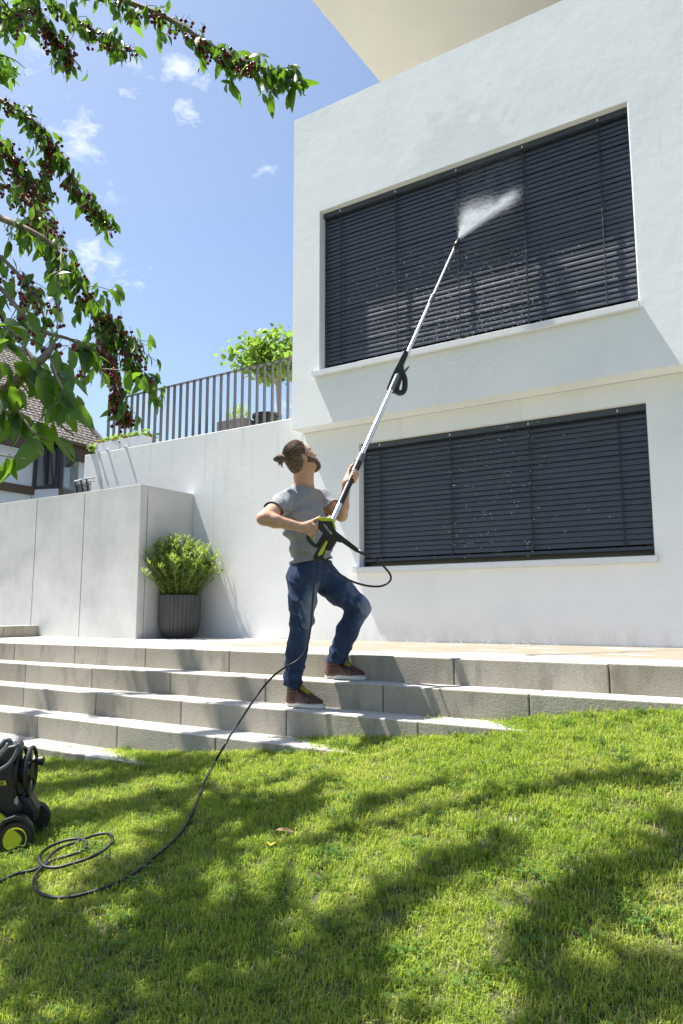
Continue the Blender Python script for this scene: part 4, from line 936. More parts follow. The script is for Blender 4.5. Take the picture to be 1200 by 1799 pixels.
# high-top shoes
def shoe(h0, t0, D, label):
    d_ = nrmz((t0-h0)*np.array((1, 1, 0))); s_ = np.array((-d_[1], d_[0], 0)); L = np.linalg.norm((t0-h0)[:2]); k = L/.29
    # the pixels touch the near edge of the sole; the shoe's axis lies half a width behind
    h1 = h0+s_*.040*(1 if s_@f_ > 0 else -1); z0 = h0[2]+.001
    def sp(x, y, z): return np.array((h1[0]+d_[0]*x*k+s_[0]*y, h1[1]+d_[1]*x*k+s_[1]*y, z0+z))
    c_ = sp(.14, 0, .09); S = SDF(c_-.23, c_+.23, .0045); Mx = np.stack([d_, s_, u_], 1)
    S.cone(sp(.052, 0, .045), sp(.064, 0, .165), .045, .050, .02).cone(sp(.05, 0, .035), sp(.14, 0, .040), .040, .043, .03).ell(sp(.205, 0, .036), Mx, (.080, .046, .034), .03).cone(sp(.085, 0, .10), sp(.185, 0, .050), .040, .036, .03)
    S.half(sp(0, 0, .018), (0, 0, -1), .004); S.half(sp(.062, 0, .158), nrmz(u_*.97-d_*.22), .006)
    me = S.net('shoe', 2); v = verts_of(me); q = (v-sp(0, 0, 0)); rel = q@d_
    # collar padding ridges
    zz = q[:, 2]; rd = np.where((zz > .075) & (rel < .10*k), np.sin(zz*260)*.0016, 0); set_verts(me, v+normals_of(me)*rd[:, None])
    sh = link('shoe', me, M_SHOE, man); sh['label'] = label
    out = []
    for i in range(28):
        a = 2*math.pi*i/28; cx = math.cos(a); sy = math.sin(a); x = .148+.150*(abs(cx)**.8)*(1 if cx > 0 else -1); w = .048 if cx > -.2 else .042
        w *= 1.0 if x > .15 else .88+.12*abs(x-.0)/.15; out.append((x, w*(abs(sy)**.75)*(1 if sy > 0 else -1)))
    sl = MB(); sl.prism([sp(x, y, 0) for x, y in out], (0, 0, .030)); obj('sole', sl, M_SOLE, sh, bevel=.004)
    ln = MB(); ln.prism([sp(.148+(x-.148)*1.003, y*1.004, .0245) for x, y in out], (0, 0, .0025)); obj('sole_stripe', ln, simple('brown_stripe', (.08,.03,.02), .6), sh)
    bm_ = bmesh.new(); bm_.from_mesh(me); bv = BVHTree.FromBMesh(bm_)
    def drop(x, y):
        o = sp(x, y, .30); hit = bv.ray_cast(V(o), Vector((0, 0, -1))); return np.array(hit[0])+u_*.003 if hit[0] is not None else sp(x, y, .08)
    lc = MB()
    for i in range(6):
        x = .098+i*.0155
        for e in (-1, 1): lc.tube([drop(x, -.026*e), drop(x+.006, 0)+u_*.002, drop(x+.013, .026*e)], .0036, 5)
    obj('lace', lc, M_LACE, sh)
    st_ = MB(); near = -1 if s_@f_ > 0 else 1
    def side(x, z):
        o = sp(x, near*.2, z); hit = bv.ray_cast(V(o), V(-s_*near)); return np.array(hit[0])+s_*near*.001 if hit[0] is not None else None
    for ln_ in ([(.010, .12), (.022, .07), (.040, .034)], [(.105, .115), (.12, .08), (.15, .055), (.17, .034)], [(.19, .065), (.20, .034)]):
        p_ = [side(*a) for a in spline([(a[0], a[1], 0) for a in ln_], 5) and [(b[0], b[1]) for b in spline([(a[0], a[1], 0) for a in ln_], 5)]]; p_ = [a for a in p_ if a is not None]
        if len(p_) > 1: st_.tube(p_, .0013, 4)
    if st_.v: obj('stitching', st_, M_STITCH, sh)
    bm_.free()
shoe(fh, ft, DR, 'oxblood high-top shoe on the lower step'); shoe(gh, gt, DL, 'oxblood high-top shoe on the upper step')

# ------------------------------------------------------------------ spray lance with trigger gun
DG = DR-.135
lance = thing('spray_lance', 'long silver telescopic spray lance with black and yellow-green trigger gun in the mans hands', 'pressure lance', Q(570, 940, DG))
def flat(name, poly, depth, m, D=DG, off=0., bevel=.006, par=lance):     # side outline at its own depth, real thickness
    pts = [Q(x, y, D)-f_*(depth/2)+f_*off for x, y in poly]
    return obj(name, MB().prism(pts, f_*depth), m, par, bevel=bevel)
flat('gun_body', [(560,913),(584,914.5),(588,920),(588,930),(598,942),(603,951),(598,953.5),(592,951),(588,958),(582,968),(573,967),(577,955),(572,942),(563,932),(558,926)], .050, M_BLACK)
flat('top_cover', [(558,911.5),(562,910),(583,910.5),(587,914),(590.5,930),(588,931),(583.5,916.5),(562.5,916)], .054, M_YEL, bevel=.003)
flat('barrel', [(588,931.5),(629,963.5),(632,969),(627,971),(596,950),(586,940)], .040, M_BLACK)
b = MB()
for (x, y) in ((601, 951.5), (621, 963.5)): c_ = Q(x, y, DG)-f_*.024; b.lathe([(.0045, 0), (.0045, .004)], c_, f_, 10)
obj('screw', b, M_RUBBER, lance)
flat('long_handle', [(574,935),(582,941),(566,986),(551,988),(550,978)], .034, M_BLACK)
flat('handle_inlay', [(573,950),(576.5,952),(567,974),(559,978),(559.5,972)], .037, M_YEL, bevel=.002)
hd = MB(); ring = [Q(x, y, DG) for x, y in ((562,921),(551,930),(541,943),(544,950),(553,958.5),(559,957),(566,946),(572,936))]; hd.tube(spline(ring, 5), .0125, 8); obj('rear_handle', hd, M_BLACK, lance, smooth=True)
flat('trigger', [(551.5,940.5),(554,943),(553,950),(550.5,947)], .018, M_YEL, bevel=.002)
cr = bpy.data.curves.new('brand_print', 'FONT'); cr.body = 'K\u00c4RCHER'; cr.size = .0175; cr.align_x = 'CENTER'; cr.align_y = 'CENTER'; cr.extrude = .0004
tmp = bpy.data.objects.new('brand_print', cr); COL.objects.link(tmp); dg = bpy.context.evaluated_depsgraph_get(); me = bpy.data.meshes.new_from_object(tmp.evaluated_get(dg)); bpy.data.objects.remove(tmp)
o = link('brand_print', me, M_WHITE); p = Q(576, 931, DG)-f_*.0285; xdir = nrmz(Q(581, 938, DG)-Q(571, 924, DG)); zdir = -f_; ydir = np.cross(zdir, xdir)
o.matrix_world = Matrix(((xdir[0], ydir[0], zdir[0], p[0]), (xdir[1], ydir[1], zdir[1], p[1]), (xdir[2], ydir[2], zdir[2], p[2]), (0, 0, 0, 1)))
mw = o.matrix_world.copy(); o.parent = lance; o.matrix_parent_inverse = lance.matrix_basis.inverted(); o.matrix_world = mw
# tubes along the axis: silver, black grip, silver, bracket, silver, collar, thinner silver, nozzle
def seg(name, pa, pb, ra, m, n=14, rb=None):
    a, b = lance_at(*pa) if not isinstance(pa, (int, float)) else pa, lance_at(*pb) if not isinstance(pb, (int, float)) else pb
    return obj(name, MB().tube([P0+ldir*a, P0+ldir*b], [ra, rb or ra], n), m, lance, smooth=True, angle=40)
seg('lower_tube', 0.0, (597, 884), .0185, M_ALU); seg('grip', (597, 885), (620, 828), .0215, M_BLACK); seg('grip_collar', (619, 830), (629, 806), .025, M_BLACK); seg('clamp_collar', (627, 811), (632, 798), .0275, M_GREYPL)
seg('middle_tube', (629, 806), (708, 616), .0175, M_ALU); seg('upper_tube', (700, 634), (756, 522), .0150, M_ALU); seg('clamp_collar', (751, 532), (757, 517), .021, M_GREYPL); seg('top_tube', (755, 523), (799, 434), .0120, M_ALU)
s_n = lance_at(799, 435); s_e = Llen
seg('nozzle_joint', (797, 438), (801, 429), .017, M_BLACK)
nz0 = P0+ldir*s_n; nz1 = Q(806.5, 419.5, proj(P1)[2]-.02); obj('nozzle', MB().tube([nz0, blend(nz0, nz1, .5), nz1], [.018, .021, .012], 10), M_BLACK, lance, smooth=True)
# bracket with the hanging clip, half way up the tubes
sb_ = lance_at(693, 655); Db = proj(P0+ldir*sb_)[2]
ba, bb = lance_at(680, 683), lance_at(690, 657); obj('bracket_clamp', MB().tube([P0+ldir*ba, P0+ldir*bb], .0215, 10), M_GREYPL, lance, smooth=True, angle=40)
flat('bracket', [(711,615),(717,618),(716.5,624),(709,641),(710,655),(706,668),(698,692),(686,689),(679,683),(689,658)], .038, M_BLACK, Db, .004)
loop = [Q(x, y, Db) for x, y in ((701,658),(706,656),(711,665),(711.5,679),(708.5,688),(702,690.5),(697.5,687),(697,675),(698,664),(701,658))]
obj('hand_loop', MB().tube(spline(loop, 5), .021, 8), M_BLACK, lance, smooth=True)
flat('lever', [(707,652),(710,650),(718.5,643),(719.5,644.5),(713.5,653),(711.5,660),(709,658)], .018, M_GREYPL, Db, bevel=.002)

# ------------------------------------------------------------------ hose
def gl(px, py, h=.028): return lawn_at(px, py, h)
hz3 = lambda px, py, z: atZ(px, py, z)
hp_ = [Q(554, 987, DG), Q(552, 1015, DG-.03), Q(549, 1060, DG-.03), Q(546, 1100, DG-.03), Q(538, 1140, DG-.03), Q(523, 1160, DG-.03), Q(500, 1173, DG-.05), Q(478, 1190, DG-.05), Q(455, 1217, DR-.16)]
hp_ += [Q(437, 1243, DR-.28), Q(422, 1266, DR-.38), Q(407, 1288, DR-.50), Q(393, 1312, DR-.62)]
hp_ += [gl(x, y) for x, y in ((380,1334),(362,1368),(345,1410),(328,1447),(305,1477),(270,1507),(235,1535),(195,1555),(150,1570),(105,1577.5),(72,1570),(60,1554),(62,1538),(72,1526),(92,1512),(120,1503))]
hp_ += [gl(x, y, .036) for x, y in ((142,1496),(151,1487),(150,1478),(135,1473.5),(110,1478),(85,1489),(71,1502),(69,1512),(78,1522))]
hp_ += [gl(x, y, .031) for x, y in ((100,1524),(130,1516),(160,1506),(185,1492),(198,1476),(192,1465),(170,1466),(140,1477),(105,1490),(86,1505),(78,1518),(60,1528),(30,1535),(0,1548),(-40,1566))]
hose = obj('pressure_hose', MB().tube(spline(hp_, 8), .0068, 8), M_HOSE, smooth=True)
tag(hose, 'long thin black hose from the spray gun down the steps, coiled on the lawn', 'hose')
lp = [Q(x, y, DG+dd) for x, y, dd in ((628,967,0),(640,973,-.01),(658,982,-.02),(676,997,-.02),(686.5,1012,-.02),(683,1023,-.02),(668,1030,-.02),(645,1029,-.03),(620,1022,-.04),(600,1012,-.05),(583,1001,-.05),(573,990,-.02),(566,978,0))]
tag(obj('gun_hose', MB().tube(spline(lp, 8), .0065, 8), M_HOSE, smooth=True), 'short black hose looping from the gun barrel back to the gun handle', 'hose')
# its kink sleeve at the barrel
obj('hose_sleeve', MB().tube([Q(629,967,DG), Q(640,973,DG-.01), Q(648,977,DG-.012)], [.014, .0105, .009], 10), M_BLACK, lance, smooth=True)
# ------------------------------------------------------------------ pressure washer at the left edge
wz = lawn_at(28, 1497, .0); DW = proj(wz)[2]+.02; mpx = DW/F_PX
wc = Q(28.6, 1471, DW)
washer = thing('pressure_washer', 'black and yellow-green wheeled pressure washer with a hose reel standing on the lawn', 'pressure washer', (wc[0], wc[1], wz[2]))
WA = nrmz(ruf(-.25, 0, .97)); WB = nrmz(ruf(.97, 0, .25))        # along the axle (away), along the body (to the right)
def wq(b, a, z): return wc+WB*b+WA*a+u_*z                          # local metres from the near hub
def wpx(x, y, a): return atPlane(x, y, wc+WA*a, WA)
wr = 29*mpx
def wheel(c, hub):
    ty = obj('wheel', MB().lathe([(wr*.55, -.028), (wr*.93, -.028), (wr, -.016), (wr, .016), (wr*.93, .028), (wr*.55, .028)], c, WA, 32), M_RUBBER, washer, smooth=True, angle=35)
    if hub:
        obj('hub', MB().lathe([(wr*.67, 0), (wr*.67, .005), (wr*.62, .012)], c-WA*.040, WA, 32), M_YEL, ty, smooth=True, angle=35)
        sw = []; r1 = wr*.60
        for k in range(15): a = R(-92+k*160/14); sw.append((math.cos(a)*r1, math.sin(a)*r1))
        inner = [(-.10, .60), (.12, .42), (.36, .18), (.40, -.05), (.30, -.28), (.05, -.46), (-.3, -.56)]
        sw2 = sw+[(x*wr, y*wr) for x, y in inner]
        obj('hub_swirl', MB().prism([c-WA*.0405+WB*x+u_*y for x, y in sw2], -WA*.0015), M_BLACK, ty)
wheel(wc, True); wheel(wpx(60, 1436, .24), False)
def side_prism(name, poly, a0, a1, m, bevel=.012): return obj(name, MB().prism([wpx(x, y, a0) for x, y in poly], WA*(a1-a0)), m, washer, bevel=bevel)
side_prism('chassis', [(-70,1440),(-20,1428),(10,1432),(30,1436),(46,1448),(56,1474),(30,1486),(-70,1490)], .035, .30, M_BLACK)
side_prism('wheel_arch', [(-4,1478),(-6,1455),(6,1440),(26,1433),(44,1438),(56,1452),(60,1466),(52,1460),(40,1446),(26,1441),(10,1447),(2,1460),(2,1478)], -.022, .034, M_BLACK, .004)
side_prism('body', [(-60,1330),(-5,1326),(18,1330),(29,1345),(31,1385),(30,1402),(38,1414),(40,1428),(24,1438),(-60,1440)], .06, .24, M_BLACK, .02)
side_prism('skirt', [(28,1398),(42,1396),(54,1404),(66,1424),(66,1446),(50,1452),(30,1440)], .10, .24, M_BLACK, .02)
side_prism('front_panel', [(-60,1422),(-8,1426),(6,1436),(13,1442),(2,1451),(-60,1470)], -.004, .03, M_YEL, .006)
side_prism('label_plate', [(-30,1374),(9.5,1371.5),(11.5,1379.5),(-30,1382)], .052, .058, M_YEL, .001)
side_prism('label_mark', [(-1,1373.6),(.6,1373.4),(3.2,1375.6),(5.4,1373.3),(6.4,1373.5),(4.2,1376.3),(6.6,1378.6),(5,1378.8),(3.2,1377),(.8,1379),(-.4,1378.7),(2.2,1376.2)], .0495, .0515, M_BLACK, 0)
side_prism('rating_sticker', [(30,1398),(32.8,1407),(30,1415),(24,1411),(25.5,1404)], .055, .059, simple('pale_sticker', (.36,.36,.34), .5), .001)
mb = MB(); mb.tube(spline([wpx(x, y, .05) for x, y in ((-30,1372),(0,1353),(16,1342),(27,1327),(33,1312),(30,1308))], 5), .010, 8); mb.tube(spline([wpx(x, y, .16) for x, y in ((-30,1352),(0,1339),(15,1328),(26,1312),(30,1307))], 5), .014, 8)
obj('top_trim', mb, M_GREYPL, washer, smooth=True)
mb = MB(); mb.tube(spline([wpx(x, y, .12) for x, y in ((-12,1322),(0,1312),(9,1301.5),(15,1300.5),(18,1306),(12,1318),(4,1326)) ], 5), .012, 8); obj('carry_handle', mb, M_GREYPL, washer, smooth=True)
side_prism('top_deck', [(-40,1345),(-4,1330),(14,1312),(31,1308),(34,1318),(27,1334),(10,1350),(-40,1368)], .06, .22, M_BLACK, .012)
# hose reel: a spoked ring on the back, seen edge-on
rc = wpx(46, 1354, .15); RA_ = nrmz(ruf(.985, 0, .15)); ru = u_; rw = nrmz(np.cross(RA_, ru)); rr = 40*mpx*1.04
for off in (-.022, .022):
    pts = [rc+RA_*off+(ru*math.cos(a)+rw*math.sin(a)*.92)*rr for a in np.linspace(0, 2*math.pi, 41)[:-1]]; mb = MB(); mb.tube(pts+[pts[0]], .0095, 8); 
    for k in range(5):
        a = 2*math.pi*k/5+.3; mb.bar(rc+RA_*off, rc+RA_*off+(ru*math.cos(a)+rw*math.sin(a)*.92)*rr, .028, .010, RA_)
    mb.lathe([(.04, -.006), (.04, .006)], rc+RA_*off, RA_, 20); obj('reel_ring', mb, M_BLACK, washer, smooth=True, angle=40)
obj('reel_drum', MB().lathe([(.055, -.02), (.055, .02)], rc, RA_, 24), M_BLACK, washer, smooth=True, angle=40)
kc = rc+RA_*.03+ru*rr*.42+rw*rr*.05; obj('reel_knob', MB().lathe([(.008, 0), (.010, .02), (.020, .026), (.022, .045), (.018, .05)], kc, RA_, 16), M_BLACK, washer, smooth=True, angle=40)
mb = MB(); mb.tube([wpx(34, 1350, .14), rc], .03, 10); obj('reel_mount', mb, M_BLACK, washer, smooth=True)

# ------------------------------------------------------------------ cherry tree: trunk left of the frame, boughs over the lawn
base = np.array((-4.9, .9, float(lawn_z(-4.9, .9))-.05)); tree = thing('cherry_tree', 'cherry tree with ripe red fruit whose leafy boughs reach in from the left', 'tree', base)
crown0 = base+np.array((.15, .2, 2.3)); mb = MB(); mb.tube(spline([base, base+np.array((.1, .05, 1.1)), crown0], 6), [.17-.004*k for k in range(13)], 12); obj('trunk', mb, M_BARK, tree, smooth=True)
LV = Leaves([leaf_mb(1, .42, .35, .30), leaf_mb(1, .45, .2, .5), leaf_mb(1, .38, .45, .15), leaf_mb(1, .42, .3, .7), leaf_mb(1, .42, .25, .4, twist=.9), leaf_mb(1, .40, .3, .35, twist=-.9)])
FR = MB(); STK = MB()
def cherry(p):
    L = random.uniform(.03, .05); d_ = nrmz((random.uniform(-.6, .6), random.uniform(-.6, .6), -1)); q = p+d_*L; r = random.uniform(.0085, .0105)
    STK.tube([p, p+d_*L*.5+np.array((0, 0, .003)), q+np.array((0, 0, r*.9))], .0012, 3, cap=False); FR.ellip(q, r*1.05, r*1.05, r, 8, 6)
def bough(pts, r0, r1, leaf, n_leaf, n_cher=0, spread=.05, cher_at=(0, 1), leaf_at=(0, 1), n=8, droop=.85):
    P = spline(pts, n); m = len(P); leaf_at = (leaf_at[0], leaf_at[1]*.94); mbb = MB(); mbb.tube(P, [r0+(r1-r0)*k/(m-1) for k in range(m)], 6); obj('branch', mbb, M_BARK, tree, smooth=True)
    def atp(s): x = s*(m-1); i = min(int(x), m-2); return P[i]+(P[i+1]-P[i])*(x-i), nrmz(P[i+1]-P[i])
    # side shoots, then leaves in bunches along the bough and on the shoots
    sites = []
    for k in range(max(3, n_leaf//11)):
        s = leaf_at[0]+(leaf_at[1]-leaf_at[0])*random.random(); p, tg = atp(s); d_ = nrmz(rng.normal(0, .7, 3)*np.array((1, 1, .6))+np.array((0, 0, -.55*droop))+tg*.2); L = random.uniform(.35, 1.6)*spread*2.2
        q = p+d_*L; STK.tube([p, p*.5+q*.5+np.array((0, 0, .012)), q], [.0028, .0022, .0014], 4, cap=False); sites.append((q, tg)); sites.append((p*.5+q*.5, tg))
    for k in range(n_leaf):
        if random.random() < .55: q, tg = random.choice(sites); q = q+rng.normal(0, spread*.33, 3)
        else:
            s = leaf_at[0]+(leaf_at[1]-leaf_at[0])*random.random(); p, tg = atp(s); q = p+rng.normal(0, spread, 3)*np.array((1, 1, .6))*.7
            if random.random() < .3: STK.tube([p, p*.4+q*.6+np.array((0, 0, .006)), q], .0018, 3, cap=False)
        sd = nrmz(rng.normal(0, 1, 3)); d_ = sd*.62+np.array((0, 0, -droop+random.uniform(-.3, .5)))+tg*.2
        LV.add(q, d_, leaf*random.uniform(.5, 1.2), random.uniform(-1.4, 1.4))
    for k in range(n_cher//3):
        s = cher_at[0]+(cher_at[1]-cher_at[0])*random.random(); p, tg = atp(s); c_ = p+rng.normal(0, spread*.55, 3)
        for j in range(3): cherry(c_+rng.normal(0, .012, 3))
def px_pts(lst): return [Q(x, y, d) for x, y, d in lst]
# boughs in view: pixel courses with the depth of each point
bough(px_pts([(-160,-120,4.5),(40,-60,4.4),(180,-12,4.3),(290,30,4.2),(380,85,4.1),(440,112,4.0),(488,126,3.92),(508,130,3.88)]), .022, .003, .10, 380, 170, .045, (.35, .75), (.1, 1))
bough(px_pts([(20,-80,4.6),(95,5,4.6),(150,45,4.6),(200,75,4.6),(243,93,4.6)]), .014, .003, .085, 120, 90, .045, (.3, .9), (.2, 1))
bough(px_pts([(-20,-90,4.5),(40,-30,4.5),(70,25,4.5),(95,70,4.5),(120,95,4.5),(142,118,4.5)]), .014, .003, .095, 120, 200, .045, (.35, .85), (.25, 1))
bough(px_pts([(-60,-40,4.3),(-10,-15,4.3),(20,20,4.3),(45,35,4.3)]), .010, .003, .10, 60, 30, .05)
bough(px_pts([(-50,75,5.2),(0,95,5.2),(25,105,5.2),(44,120,5.2)]), .008, .002, .075, 34, 0, .03)
bough(px_pts([(-120,110,4.7),(-20,165,4.7),(35,195,4.6),(80,235,4.6),(110,285,4.6),(140,335,4.6),(165,370,4.6),(196,395,4.6)]), .018, .003, .085, 240, 210, .04, (.2, .95), (.1, 1))
bough(px_pts([(-90,220,4.5),(-10,245,4.5),(25,275,4.5),(45,310,4.5),(70,350,4.4)]), .014, .004, .09, 105, 220, .05)
bough(px_pts([(85,245,4.6),(82,275,4.6),(78,320,4.5),(68,370,4.4),(75,420,4.2),(100,455,4.1)]), .010, .003, .085, 100, 200, .04)
bough(px_pts([(-120,300,4.4),(-10,322,4.4),(40,345,4.3),(80,390,4.2),(95,430,4.1)]), .016, .004, .095, 100, 200, .055)
bough(px_pts([(-140,330,4.1),(-20,375,4.1),(40,400,4.0),(90,430,4.0),(115,470,4.0),(145,505,4.0),(180,550,4.0),(205,575,4.0),(228,610,4.0),(245,650,4.0),(264,676,4.0)]), .022, .003, .092, 320, 280, .055, (.3, .97), (.15, 1))
bough(px_pts([(150,520,4.0),(172,580,3.95),(185,620,3.9),(200,670,3.9),(212,715,3.9),(220,735,3.9)]), .010, .003, .085, 90, 240, .035, (.3, .97))
bough(px_pts([(-120,420,3.9),(-20,440,3.9),(30,480,3.8),(60,520,3.7),(80,560,3.6)]), .016, .004, .105, 75, 110, .07)
bough(px_pts([(-100,480,3.2),(-10,500,3.2),(30,540,3.1),(70,580,3.1),(130,600,3.2),(160,640,3.3),(185,650,3.4)]), .014, .004, .11, 70, 60, .06)
bough(px_pts([(108,430,3.7),(106,480,3.4),(103,530,3.2),(100,590,3.0)]), .004, .003, .09, 22, 0, .03, leaf_at=(.1, .45))
# the thick pale bough in front of the roof, with the largest leaves
bough(px_pts([(-260,850,2.5),(-80,735,2.45),(0,690,2.4),(40,655,2.4),(75,630,2.4),(95,605,2.5)]), .024, .010, .115, 20, 9, .06, leaf_at=(.35, 1))
bough(px_pts([(85,615,2.45),(100,660,2.35),(120,700,2.3),(140,715,2.3)]), .006, .003, .115, 10, 0, .03)
bough(px_pts([(40,655,2.4),(75,695,2.35),(100,740,2.3),(130,765,2.3)]), .006, .003, .115, 11, 0, .03)
bough(px_pts([(0,695,2.4),(30,720,2.35),(55,755,2.3),(85,775,2.3)]), .006, .003, .12, 12, 0, .03)
bough(px_pts([(-60,640,2.5),(-10,640,2.45),(20,655,2.4),(50,690,2.4)]), .006, .003, .11, 8, 4, .05)
bough(px_pts([(-60,590,2.6),(0,570,2.55),(30,590,2.5),(60,600,2.5)]), .006, .003, .12, 9, 6, .06)
bough(px_pts([(-90,790,2.2),(-30,795,2.2),(10,801,2.2),(48,808,2.2)]), .004, .002, .085, 7, 0, .01, leaf_at=(.5, 1))
bough(px_pts([(-70,720,2.3),(-20,715,2.3),(20,725,2.3)]), .008, .003, .11, 8, 0, .05)
# boughs outside the frame that shade the lawn: where their shade falls, and how high they hang
def over(px, py, h): q = lawn_at(px, py, .0); return q-SUN*h
def check(P):
    x, y, z = proj(P); return not (z > 0 and -40 < x < 1240 and -40 < y < 1840)
def shade(pts, n_leaf, spread=.09, leaf=.115, r=.014):
    P = [over(*a) if len(a) == 3 else atY(a[0], a[1], a[3])-SUN*a[2] for a in pts]; n_leaf = int(n_leaf*2.7); bad = [i for i, p in enumerate(P) if not check(p)]
    if bad: print('IN FRAME', pts, [tuple(round(float(c)) for c in proj(P[i])[:2]) for i in bad])
    bough(P, r, .004, leaf, n_leaf, 0, spread, droop=.15)
SHADES = [([(30,1450,4.6),(130,1440,4.5),(260,1415,4.5),(380,1385,4.6)], 300, .08), ([(80,1350,5.0),(230,1345,5.0),(340,1338,5.0)], 260, .07),
 ([(1260,1440,5.0),(1200,1485,5.0),(1110,1535,5.0),(1040,1590,4.9),(965,1650,4.8),(935,1725,4.8)], 210, .045),
 ([(580,1680,4.5),(640,1622,4.5),(740,1562,4.6),(830,1518,4.7),(900,1490,4.8)], 130, .05),
 ([(1300,1700,4.9),(1200,1745,4.9),(1100,1765,4.9),(1000,1775,4.9)], 110, .06),
 ([(0,1405,4.8),(130,1385,4.6),(260,1360,4.3),(390,1345,4.4)], 330, .075),
 ([(420,1400,4.6),(350,1450,4.4),(270,1530,4.2),(180,1560,4.2)], 260, .085),
 ([(360,1480,4.5),(310,1560,4.2),(320,1640,4.0),(430,1690,4.0),(560,1765,4.2)], 260, .085),
 ([(470,1610,4.6),(400,1640,4.2),(250,1700,4.0),(90,1660,4.0)], 190, .09),
 ([(60,1715,4.0),(250,1765,4.0),(450,1792,4.0),(640,1799,4.3)], 220, .10),
 ([(-20,1560,4.0),(80,1630,4.0),(20,1740,4.0)], 130, .10),
 ([(150,1250,5.2,3.7),(240,1200,5.2,3.9),(330,1160,5.2,4.2)], 90, .05), ([(330,1290,5.3,3.5),(380,1230,5.3,3.7),(420,1180,5.4,4.0)], 100, .05), ([(480,1310,5.6,3.5),(520,1260,5.6,3.7),(560,1215,5.8,3.9)], 90, .05), ([(30,1290,4.6,3.4),(70,1230,4.8,3.7)], 40, .05)]
for pts, nl, sp_ in SHADES:
    if nl: shade(pts, nl, sp_)
# sort the leaves: the 300 that show largest are parts of their own, the rest one mass
def shown(it):
    k, p, M, sc = it; x, y, z = proj(p+M[:, 1]*sc*.5)
    if z < .3 or x < -10 or x > 1210 or y < -10 or y > 1810: return 0
    return sc/z
LV.items.sort(key=shown, reverse=True)
near, rest = LV.items[:300], LV.items[300:]
lme = []
for k in range(len(LV.var)):
    me = bpy.data.meshes.new('leaf'); me.from_pydata(LV.var[k].tolist(), [], LV.f[k]); me.update(); me.polygons.foreach_set('use_smooth', [True]*len(me.polygons)); me.materials.append(M_CHERRYLEAF); lme.append(me)
tinv = tree.matrix_basis.inverted()
for (k, p, M, sc) in near:
    o = bpy.data.objects.new('leaf', lme[k]); COL.objects.link(o); o.parent = tree; o.matrix_parent_inverse = tinv
    o.matrix_basis = Matrix(((M[0,0]*sc, M[0,1]*sc, M[0,2]*sc, p[0]), (M[1,0]*sc, M[1,1]*sc, M[1,2]*sc, p[1]), (M[2,0]*sc, M[2,1]*sc, M[2,2]*sc, p[2]), (0, 0, 0, 1)))
tag(link('foliage', LV.mesh(rest, 'foliage'), M_CHERRYLEAF, tree), kind='stuff')
tag(obj('cherry', FR, M_CHERRY, tree, smooth=True), kind='stuff'); tag(obj('stalk', STK, M_TWIG, tree), kind='stuff')
print('LEAVES', len(LV.items))

# ------------------------------------------------------------------ grass
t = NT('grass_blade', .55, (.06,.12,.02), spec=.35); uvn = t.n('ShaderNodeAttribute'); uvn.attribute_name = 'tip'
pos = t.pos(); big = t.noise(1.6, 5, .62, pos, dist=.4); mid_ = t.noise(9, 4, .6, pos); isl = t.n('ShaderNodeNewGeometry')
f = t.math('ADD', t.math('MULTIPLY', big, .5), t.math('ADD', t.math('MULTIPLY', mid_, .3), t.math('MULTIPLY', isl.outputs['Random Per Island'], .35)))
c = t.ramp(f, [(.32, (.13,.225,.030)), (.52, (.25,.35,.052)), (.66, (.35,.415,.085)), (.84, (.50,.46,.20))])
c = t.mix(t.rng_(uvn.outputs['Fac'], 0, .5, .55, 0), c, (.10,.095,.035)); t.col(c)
tcol = t.mix(1.0, c, (1.7, 1.75, .9), 'MULTIPLY'); t.translucent(tcol, .48); M_GRASS = t.m
M_STRAW = simple('dry_grass', (.42,.36,.20), .8, 0, .2, 30); M_CLOVER = leaf_mat('clover_leaf', [(.05,.12,.02), (.07,.16,.025), (.10,.20,.03)], (.2,.4,.04), .5, .4)
tcol_ = bpy.data.collections.new('grass_tufts')
for v_ in range(14):
    m = MB(); tip = []
    for b_ in range(54 if v_ < 13 else 12):
        a = random.uniform(0, 6.28); rr = .055*math.sqrt(random.random()); p = np.array((rr*math.cos(a), rr*math.sin(a), -.006)); L = random.uniform(.018, .044)*(1 if random.random() > .06 else 1.35); w = random.uniform(.0011, .0021)
        ln_ = random.uniform(0, 6.28); lean = random.uniform(.2, 1.15); d_ = np.array((math.cos(ln_), math.sin(ln_), 0)); s_ = np.array((-d_[1], d_[0], 0))
        p1 = p+d_*L*.3*lean+np.array((0, 0, L*.55)); p2 = p+d_*L*(.85*lean)+np.array((0, 0, L*(1-.42*lean)))
        m.add([p-s_*w, p+s_*w, p1-s_*w*.85, p1+s_*w*.85, p2], [(0, 1, 3, 2), (2, 3, 4)]); tip += [0, 0, .6, .6, 1]
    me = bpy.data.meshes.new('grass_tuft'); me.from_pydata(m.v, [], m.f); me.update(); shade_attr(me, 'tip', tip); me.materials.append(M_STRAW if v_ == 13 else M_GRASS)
    o = bpy.data.objects.new('grass_tuft', me); tcol_.objects.link(o)
